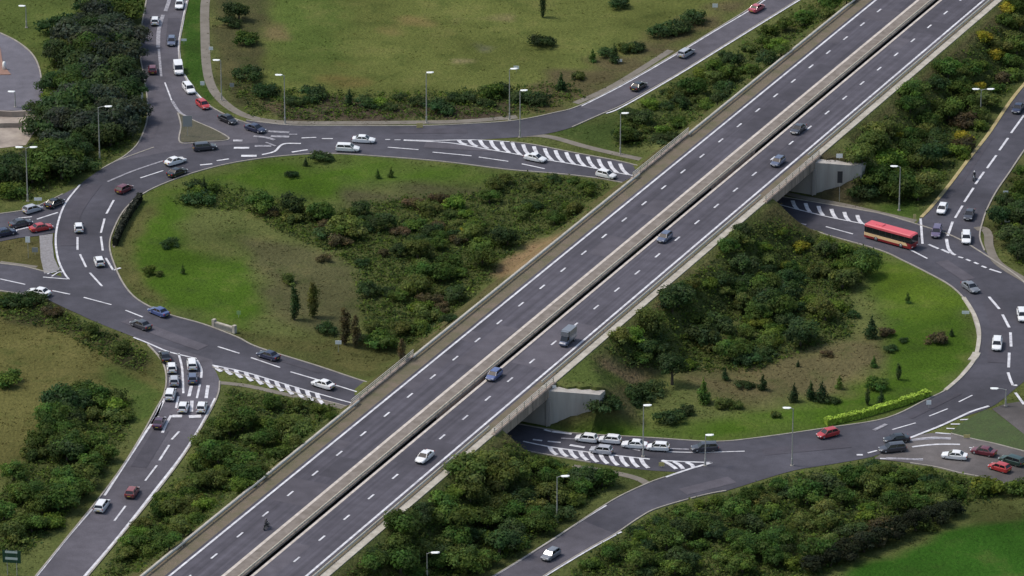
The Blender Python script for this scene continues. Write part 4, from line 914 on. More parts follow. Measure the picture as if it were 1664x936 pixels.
for a in [
 (45, 327, 87, (-.7, .9), 'tall twin-arm street lamp beside the west entry road'),
 (162, 258, 84, (1.4,), 'street lamp with its head over the dark wood at the upper left bend'),
 (463, 201, 78, (-.5,), 'street lamp left of its row along the footpath under the top field'),
 (693, 200, 81, (.2,), 'street lamp in the middle of the footpath under the top field'),
 (828, 195, 82, (.3,), 'street lamp right of its row, just behind another lamp at the top slip road'),
 (845, 223, 75, (.2,), 'street lamp at the tip of the pale path below the top slip road'),
 (1008, 251, 66, (.3,), 'lamp post beside the pale path left of the upper bridge'),
 (1593, 192, 46, (-.5, 1.3), 'twin-arm lamp with one bright head in the upper right wood'),
 (1461, 342, 71, (-.6,), 'street lamp on the grass between the upper right wood and the bus'),
 (1045, 742, 84, (.1,), 'street lamp standing at the hatched nose right of the lower bridge'),
 (1287, 757, 95, (-.5,), 'tall street lamp on the lower right road edge near the red car'),
 (905, 848, 75, (.8,), 'street lamp on the verge left of the lower slip road'),
 (694, 940, 42, (.8,), 'lamp at the bottom edge of the photo among the bank bushes'),
 (360, 163, 64, (-.3,), 'pale lamp post by the footpath at the top left corner of the field'),
 (43, 45, 34, (-.2,), 'short white lamp on the lawn in the top left corner'),
 (208, 34, 40, (.2,), 'pale lamp post among the trees left of the top left road'),
 (25, 174, 24, (-.1,), 'short lamp with a white head on the service road edge'),
 (1634, 660, 28, (-1.5,), 'thin lamp post at the right end of the lower bend'),
 (1146, 757, 50, (.1,), 'pale post with a small white head right of the lower bridge hatching'),
]: lamp(*a)
def sign(bx, by, hpx, wm, hm, material, label, cat='sign', back=None, posts=1, rz=0.0, name='road_sign'):
    p = ground(bx, by); h = hpx/(8.2*(by+3500)/3968)
    r = empty(name, p, rz); tag(r, label, cat, 'small signs and markers beside the roads' if name == 'road_sign' else None)
    for k in range(posts):
        x = 0 if posts == 1 else (-wm*.32+k*wm*.64)
        q = MB(); q.tube([(x, .04, -.1), (x, .04, h)], .045 if posts == 1 else .08, 6); q.build('post', POLE, r)
    q = MB(); q.box(-wm*.62, wm*.62, -.035, .0, h-hm*1.2, h); q.build('panel', material, r)
    return r, h
SW = mat('sign_white', (.86, .87, .85), .5); SG = mat('sign_green', (.015, .06, .04), .45); SY = mat('sign_yellow', (.6, .5, .2), .5); SGR = mat('sign_grey', (.3, .31, .3), .5)
for a in [
 (305, 222, 34, 1.5, 1.9, SGR, 'grey sign panel on the splitter island of the top left road'),
 (839, 118, 11, .9, .6, SW, 'small white sign in the top field near the lamp'),
 (1162, 16, 10, .9, .7, SW, 'small white sign beside the bushes left of the top slip road'),
 (1005, 103, 7, 1.2, .5, SW, 'low white panel under the dark conifer in the top field'),
 (682, 208, 8, 1.0, .8, SY, 'yellowish marker at the kerb below the middle lamp of the top footpath'),
 (299, 72, 9, .9, .4, SW, 'small white marker on the green strip beside the top left road'),
 (343, 86, 10, .7, .6, SW, 'small white sign on the footpath beside the green strip'),
 (329, 141, 9, .7, .7, SW, 'small white sign on the grass at the bend of the top left road'),
 (377, 145, 10, .7, .7, SGR, 'small grey sign by the bushes left of the top field'),
 (231, 168, 18, .35, 1.2, SW, 'narrow white marker post left of the top left road'),
 (62, 334, 13, 1.2, .5, SW, 'white oblong sign right of the twin-arm lamp'),
 (46, 420, 36, .7, 1.0, SW, 'slim white sign on the grass island at the west entry'),
 (57, 414, 12, .9, .8, SGR, 'pale grey box on the grass island at the west entry'),
 (550, 572, 19, .9, .6, SW, 'small white sign in the brown scrub above the lower left road'),
 (388, 516, 11, .6, .6, mat('sign_lime', (.35, .5, .2), .5), 'small lime marker on the island grass above the stone block'),
 (1364, 258, 8, 1.0, .7, SW, 'small white sign on the bank right of the upper bridge'),
 (1364, 328, 50, .8, 2.0, TRIM, 'dark narrow sign on a tall post right of the upper bridge'),
 (1634, 318, 8, .8, .6, SW, 'small white sign at the right edge above the corner bushes'),
 (1637, 366, 12, .9, .7, SW, 'small white sign in the corner bushes at the right edge'),
 (1569, 514, 9, 1.1, .5, SW, 'white oblong marker on the island edge at the right bend'),
 (1509, 664, 14, .7, .7, SW, 'white round-topped marker at the right end of the lime hedge'),
 (1486, 362, 14, .5, .8, SY, 'yellowish post at the foot of the yellowed kerb beside the bus'),
 (1571, 713, 7, .9, .5, SY, 'small cream marker at the grass nose of the east entry'),
 (1075, 760, 9, .8, .6, SY, 'small cream marker between the hatched noses right of the lower bridge'),
 (899, 640, 14, .8, .6, SW, 'white panel on top of the wing wall of the lower bridge'),
]: sign(*a)
r, h = sign(20, 935, 42, 2.5, 1.9, SG, 'green direction sign with two white bands at the lower left corner', posts=2, rz=-.15, name='direction_sign')
for z0, z1 in ((.1, .5), (1.25, 1.7)):
    q = MB(); q.box(-1.1, 1.0, -.045, -.036, h-z1, h-z0); q.build('white_band', mat('sign_white_band', (.55, .62, .6), .5), r)
def stone_block():
    a = at(348, 531); b = at(381, 541); v = b-a; r = empty('stone_block', (a+b)/2, math.atan2(v[1], v[0])); L = np.linalg.norm(v)/2
    tag(r, 'long pale stone sign block with end posts on the island edge at the lower left', 'sign block')
    q = MB(); q.box(-L, L, -.3, .3, 0, 1.1, taper=.05); q.build('block', CONC_PALE, r)
    q = MB(); q.box(-L*.9, L*.9, -.315, -.302, .2, .9); q.build('front_panel', mat('grey_panel', (.2, .2, .18), .8, var=.3, scale=2), r)
    for s in (-1, 1):
        q = MB(); q.box(s*L-.28, s*L+.28, -.36, .36, 0, 1.5); q.build('end_post', CONC_PALE, r)
stone_block()
def yard_wall(pts, h, label):
    q = MB(); a = gl(pts, sub=0); q.kerb(a, .5, 0, h); o = q.build('low_wall', PAVE); tag(o, label, 'wall')
yard_wall([(-20, 188), (20, 190), (42, 189)], 1.2, 'pale low wall along the back of the top left forecourt')
yard_wall([(-20, 208), (10, 207), (36, 207)], 1.0, 'pale low wall across the middle of the top left forecourt')
q = MB(); q.tube([(0, 0, 0), (0, 0, .9), (0, 0, 1.5), (0, 0, 1.6)], [.42, .36, .3, .1], 10); o = q.build('bollard', HEAD, None, True); o.location = at(7, 112, .16); tag(o, 'stout white bollard on the brick island in the top left corner', 'bollard')

# ------------------------------------------------------------------ vegetation
def translucent(m, amount=.45):
    nt = m.node_tree; b = nt.nodes['Principled BSDF']; t = nt.nodes.new('ShaderNodeBsdfTranslucent'); x = nt.nodes.new('ShaderNodeMixShader')
    src = b.inputs['Base Color'].links[0].from_socket; nt.links.new(src, t.inputs['Color']); x.inputs[0].default_value = amount
    nt.links.new(b.outputs[0], x.inputs[1]); nt.links.new(t.outputs[0], x.inputs[2]); nt.links.new(x.outputs[0], nt.nodes['Material Output'].inputs['Surface'])
    return m
def leafmat(n, c, ov=1.0): return translucent(mat('foliage_'+n, c, .8, objvar=ov, attr='leaf', var=.12, scale=.6, spec=.15))
LEAF = {'dark': leafmat('dark', (0, 0, 0)), 'mid': MATS['foliage_dark'], }
TINT = {'dark': (.05, .084, .03), 'mid': (.082, .135, .03), 'light': (.13, .19, .032), 'yellow': (.27, .25, .03), 'brown': (.1, .086, .044), 'olive': (.108, .138, .038), 'grey': (.052, .07, .046)}
BARK = mat('bark', (.07, .055, .042), .9, var=.3, scale=3)
def crown_mesh(name, seed, rx, rz, zc, nb, nl, ls, tint, shape='dome'):
    rg = np.random.default_rng(seed); V = []; F = []; Cc = []
    base = np.array(TINT[tint]); blobs = []
    for i in range(nb):
        if shape == 'cone':
            k = (i+.5)/nb; rad = rx*(1-k)*.95+.12; a = rg.uniform(0, 6.28); off = rad*.35
            c = np.array([math.cos(a)*off, math.sin(a)*off, zc-rz+2*rz*k]); br = np.array([rad*.85, rad*.85, rz*1.4/nb+.2])
        elif shape == 'column':
            k = (i+.5)/nb; rad = rx*(.55+.5*math.sin(math.pi*min(1, k*1.05)))
            c = np.array([rg.normal(0, rx*.18), rg.normal(0, rx*.18), zc-rz+2*rz*k]); br = np.array([rad*.85, rad*.85, rz*1.6/nb+.2])
        else:
            d = rg.normal(size=3); d /= np.linalg.norm(d); d[2] = abs(d[2])*1.0-.25
            k = rg.uniform(.25, .95)
            c = np.array([d[0]*rx*k*1.1, d[1]*rx*k*1.1, zc+d[2]*rz*k*1.2]); s = rg.uniform(.24, .56)
            br = np.array([rx*s, rx*s, rz*s*.9])
        blobs.append((c, br, base*rg.uniform(.7, 1.35)*np.array([rg.uniform(.85, 1.15), 1, rg.uniform(.8, 1.15)])))
    tot = sum(b[1][0]**2 for b in blobs)
    for c, br, col in blobs:
        n = max(10, int(nl*br[0]**2/tot))
        d = rg.normal(size=(n, 3)); d /= np.linalg.norm(d, axis=1)[:, None]
        rr = rg.uniform(.6, 1.28, n)[:, None]
        pos = c+d*br*rr
        nrm = d+rg.normal(size=(n, 3))*.4+np.array([0, 0, .35]); nrm /= np.linalg.norm(nrm, axis=1)[:, None]
        tmp = rg.normal(size=(n, 3)); tx = np.cross(nrm, tmp); tx /= np.linalg.norm(tx, axis=1)[:, None]+1e-9; ty = np.cross(nrm, tx)
        sz = ls*rg.uniform(.6, 1.35, n)[:, None]; asp = rg.uniform(.5, .9, n)[:, None]
        ok = pos[:, 2] > .05
        b0 = len(V)
        q = np.stack([pos-tx*sz*.5, pos-ty*sz*asp*.5+nrm*sz*.08, pos+tx*sz*.5, pos+ty*sz*asp*.5+nrm*sz*.08], 1)[ok]
        lc = (col[None]*rg.uniform(.82, 1.22, n)[:, None]*np.stack([rg.uniform(.92, 1.1, n), np.ones(n), rg.uniform(.8, 1.2, n)], 1))[ok]
        V += q.reshape(-1, 3).tolist(); Cc += np.repeat(lc, 4, 0).tolist()
        F += [(b0+4*i, b0+4*i+1, b0+4*i+2, b0+4*i+3) for i in range(len(q))]
        # inner mass so that the crown is not see-through everywhere
        if shape != 'none':
            m2 = MB(); nn = 7; rings = []
            for la in np.linspace(-1.2, 1.3, 5):
                cr = math.cos(la)*.55
                rings.append([(c[0]+br[0]*cr*math.cos(2*math.pi*k/nn+la), c[1]+br[1]*cr*math.sin(2*math.pi*k/nn+la), max(.02, c[2]+br[2]*.55*math.sin(la))) for k in range(nn)])
            m2.loft(rings); b0 = len(V); V += [list(v) for v in m2.v]; F += [tuple(b0+i for i in f) for f in m2.f]; Cc += [col.tolist()]*len(m2.v)
    me = bpy.data.meshes.new(name); me.from_pydata(V, [], F); me.update()
    a = me.color_attributes.new('leaf', 'FLOAT_COLOR', 'POINT')
    a.data.foreach_set('color', np.concatenate([np.array(Cc), np.ones((len(Cc), 1))], 1).ravel())
    me.materials.append(LEAF['dark'])
    return me
def trunk_mesh(h, r, seed):
    rg = random.Random(seed); q = MB()
    q.tube([(0, 0, -.3), (rg.uniform(-.1, .1), rg.uniform(-.1, .1), h*.5), (rg.uniform(-.2, .2), rg.uniform(-.2, .2), h)], [r*1.25, r, r*.55], 6)
    for k in range(5):
        a = k*1.26+rg.uniform(-.4, .4); z = h*rg.uniform(.45, .9); l = h*rg.uniform(.35, .6)
        q.tube([(0, 0, z), (math.cos(a)*l*.6, math.sin(a)*l*.6, z+l*.5), (math.cos(a)*l, math.sin(a)*l, z+l*.9)], [r*.5, r*.33, r*.15], 5)
    return q.mesh('trunk', BARK)
TREES = {}; BUSH = {}; CONI = {}; COLU = {}
TINT['hedge'] = (.026, .034, .018)
for t in ('dark', 'mid', 'light', 'yellow', 'grey', 'olive', 'hedge'):
    TREES[t] = [(crown_mesh('crown', 10+i*7+len(t)*31, 2.7, 1.9, 2.3, 19, 2000, .48, t), trunk_mesh(2.6, .2, i)) for i in range(4)]
TALL = (crown_mesh('crown', 77, 2.6, 2.0, 4.2, 13, 1500, .5, 'dark'), trunk_mesh(3.6, .26, 9))
for t in ('dark', 'mid', 'light', 'yellow', 'brown', 'olive'):
    BUSH[t] = [crown_mesh('bush', 200+i*5+len(t)*17, 2.3, 1.25, .85, 13, 1100, .4, t) for i in range(3)]
for t in ('dark', 'mid'): CONI[t] = [(crown_mesh('crown', 400+i+len(t), 1.05, 1.6, 1.85, 8, 650, .3, t, 'cone'), trunk_mesh(1.2, .1, 40+i)) for i in range(2)]
for t in ('dark', 'brown', 'olive'): COLU[t] = [(crown_mesh('crown', 500+i+len(t), 1.1, 3.3, 3.7, 9, 1000, .36, t, 'column'), trunk_mesh(2.0, .14, 60+i)) for i in range(2)]
PLANTS = []
CNAME = {'dark': 'dark green', 'mid': 'mid green', 'light': 'light green', 'yellow': 'yellowish', 'grey': 'grey green', 'brown': 'brownish', 'olive': 'olive green'}
def place_tree(kind, tint, p, s, label, cat, group, sz=None):
    if kind == 'bush':
        o = bpy.data.objects.new('bush', random.choice(BUSH[tint])); COL.objects.link(o)
    else:
        src = {'tree': TREES, 'conifer': CONI, 'column': COLU, 'tall': {tint: [TALL]}}[kind][tint]; cm, tm = random.choice(src)
        o = empty({'tree': 'broadleaf_tree', 'conifer': 'conifer_tree', 'column': 'slender_tree', 'tall': 'broadleaf_tree'}[kind], (0, 0, 0))
        link('crown', cm, o); link('trunk', tm, o)
    o.location = p; o.rotation_euler = (0, 0, random.uniform(0, 6.28)); o.scale = (s*random.uniform(.9, 1.1), s*random.uniform(.9, 1.1), (sz or s)*random.uniform(.92, 1.1))
    tag(o, label, cat, group); PLANTS.append((p[0], p[1])); return o
RP = []
for loops in ROADPOLY:
    a = np.array([[q[0], q[1]] for q in loops[0]]); RP.append((a, [np.array([[q[0], q[1]] for q in l]) for l in loops[1:]]))
def road_dist(x, y):
    """metres outside the nearest tarmac (negative = on it), for arrays"""
    x = np.atleast_1d(np.asarray(x, float)); y = np.atleast_1d(np.asarray(y, float)); best = np.full(x.shape, 1e9)
    for a, holes in RP:
        k = (x > a[:, 0].min()-6) & (x < a[:, 0].max()+6) & (y > a[:, 1].min()-6) & (y < a[:, 1].max()+6)
        if not k.any(): continue
        d = -pip(x[k], y[k], [tuple(q) for q in a])
        for hh in holes: d = np.maximum(d, pip(x[k], y[k], [tuple(q) for q in hh]))
        best[k] = np.minimum(best[k], d)
    return best
def at_many(x, y, z):
    d = FW[None]+np.array([1.0, 0, 0])[None]*((x-832)/FOC)[:, None]+UPV[None]*((468-y)/FOC)[:, None]
    return CAMP[None]+d*((z-CAMH)/d[:, 2])[:, None]
def ut_many(Pn): q = Pn[:, :2]-M0; return q@N, q@U
def ground_many(x, y):
    out = at_many(x, y, 0.0); done = np.zeros(len(x), bool)
    for z in np.arange(8.0, .05, -.2):
        p = at_many(x, y, z); u, t = ut_many(p); hit = (~done) & (height(u, t) >= z-.1)
        out[hit] = p[hit]; done |= hit
    return out
PLAN = {  # place: (count, min spacing, share of trees, tints for trees, tints for bushes, scale range)
 'wood by the top left road': (58, 3.7, .9, ['dark', 'grey', 'grey', 'dark', 'mid'], ['dark', 'mid'], (1.15, 1.65)),
 'thicket on the left island': (80, 2.5, .4, ['mid', 'olive', 'dark', 'mid'], ['mid', 'dark', 'olive', 'olive', 'light', 'brown'], (.6, 1.1)),
 'scrub by the lower left field': (38, 2.9, .6, ['mid', 'dark', 'mid', 'olive'], ['mid', 'light', 'olive'], (.8, 1.2)),
 'scrub between the left slip road and the motorway': (54, 2.6, .5, ['mid', 'mid', 'olive'], ['mid', 'light', 'mid', 'olive'], (.65, 1.1)),
 'bank below the motorway': (52, 2.9, .6, ['mid', 'dark', 'olive', 'mid'], ['mid', 'olive', 'dark', 'light'], (.7, 1.2)),
 'wood at the lower right': (76, 2.7, .5, ['mid', 'dark', 'mid', 'olive'], ['mid', 'dark', 'light', 'olive', 'mid'], (.65, 1.1)),
 'thicket on the right island': (74, 2.6, .55, ['mid', 'dark', 'olive', 'dark'], ['mid', 'dark', 'light', 'olive'], (.65, 1.15)),
 'wood at the upper right': (54, 3.2, .55, ['mid', 'dark', 'olive', 'mid'], ['olive', 'mid', 'light', 'yellow', 'brown'], (.7, 1.25)),
 'strip between the top slip road and the motorway': (44, 2.7, .5, ['mid', 'dark', 'mid'], ['mid', 'dark', 'light', 'olive'], (.6, 1.0)),
 'corner at the right edge': (14, 2.8, .5, ['dark', 'mid'], ['olive', 'mid'], (.7, 1.05)),
}
PXM = 8.2
def clear_of_roads(x, y, h, half):
    """scale-free check: the plant, as sighted, must not stand in front of a carriageway"""
    ok = True
    for k in (1.0, .6):
        for dx in (-half*.7, 0, half*.7):
            X, Y = np.array([x+dx*PXM]), np.array([y-h*k*PXM*.95])
            q = at_many(X, Y, 0.0)
            if road_dist(q[:, 0], q[:, 1])[0] < 0: return False
            q = at_many(X, Y, DECK); u, t = ut_many(q)
            if -4.2 < u[0] < 17.6: return False
    return True
nb_tree = nb_bush = 0; MADE = []
SHORT = {'wood by the top left road': 'top left wood', 'thicket on the left island': 'left island thicket', 'scrub by the lower left field': 'lower left field scrub', 'scrub between the left slip road and the motorway': 'left slip road scrub',
 'bank below the motorway': 'bank below the motorway', 'wood at the lower right': 'lower right wood', 'thicket on the right island': 'right island thicket', 'wood at the upper right': 'upper right wood', 'strip between the top slip road and the motorway': 'top slip road strip', 'corner at the right edge': 'right edge corner'}
for zone, (cnt, sp, share, tt, bt, (s0, s1)) in PLAN.items():
    poly = THICK[zone]; xs = [p[0] for p in poly]; ys = [p[1] for p in poly]; got = 0
    X = RNG.uniform(min(xs), max(xs), 3000); Y = RNG.uniform(min(ys), max(ys)+8, 3000)
    k = pip(X, Y, poly) > 0; X, Y = X[k], Y[k]
    PP = ground_many(X, Y); RD = road_dist(PP[:, 0], PP[:, 1]); UU, TT = ut_many(PP)
    for x, y, p, rd, u in zip(X, Y, PP, RD, UU):
        if got >= cnt: break
        if UL-1.0 < u < UR+1.4 or rd < 1.8: continue
        if any((p[0]-a)**2+(p[1]-b)**2 < sp*sp for a, b in PLANTS): continue
        if zone.startswith(('thicket', 'scrub', 'strip')) and math.sin(p[0]*.31+1.7*math.sin(p[1]*.17))+math.sin(p[1]*.37+p[0]*.11) < -.5: continue   # small clearings
        s = random.uniform(s0, s1); tree = random.random() < share
        fits = False
        for shrink in (1, .8, .62, .48, .36):
            if clear_of_roads(x, y, (4.8 if tree else 2.3)*s*shrink, 2.3*s*shrink) and (u > UR+1.5*s*shrink or u < UL-1.5*s*shrink) and rd > 1.6*s*shrink: fits = True; break
        if not fits: continue
        s *= shrink
        if s < .5: tree = False; s *= 1.15
        fx = (x-min(xs))/(max(xs)-min(xs)); fy = (y-min(ys))/(max(ys)-min(ys))
        where = ('top', 'upper', 'lower', 'bottom')[int(min(3, max(0, fy*4)))]+' '+('far left', 'left', 'right', 'far right')[int(min(3, max(0, fx*4)))]
        zz = SHORT[zone]
        if tree:
            tn = random.choice(tt); sz = 'tall' if s > (s0+s1)/2 else 'small'
            o_ = place_tree('tree', tn, p, s*.92, f'{sz} {CNAME[tn]} tree, {where} of the {zz}', 'tree', f'trees of the {zone}'); nb_tree += 1
        else:
            tn = random.choice(bt); sz = 'large' if s > (s0+s1)/2 else 'low'
            o_ = place_tree('bush', tn, p, s, f'{sz} {CNAME[tn]} bush, {where} of the {zz}', 'bush', f'bushes of the {zone}'); nb_bush += 1
        got += 1; MADE.append((y, o_))
by = {}
for y, o_ in MADE: by.setdefault(o_['label'], []).append((y, o_))
for l_, it in by.items():
    it.sort(key=lambda q: q[0]); n_ = len(it)
    if n_ == 2: w_ = ['upper one', 'lower one']
    elif n_ == 3: w_ = ['uppermost', 'middle one', 'lowest']
    elif n_ == 4: w_ = ['uppermost', 'second from top', 'third from top', 'lowest']
    else: continue
    for (y, o_), q in zip(it, w_): o_['label'] = l_+', '+q
print('TREES', nb_tree, 'BUSHES', nb_bush)
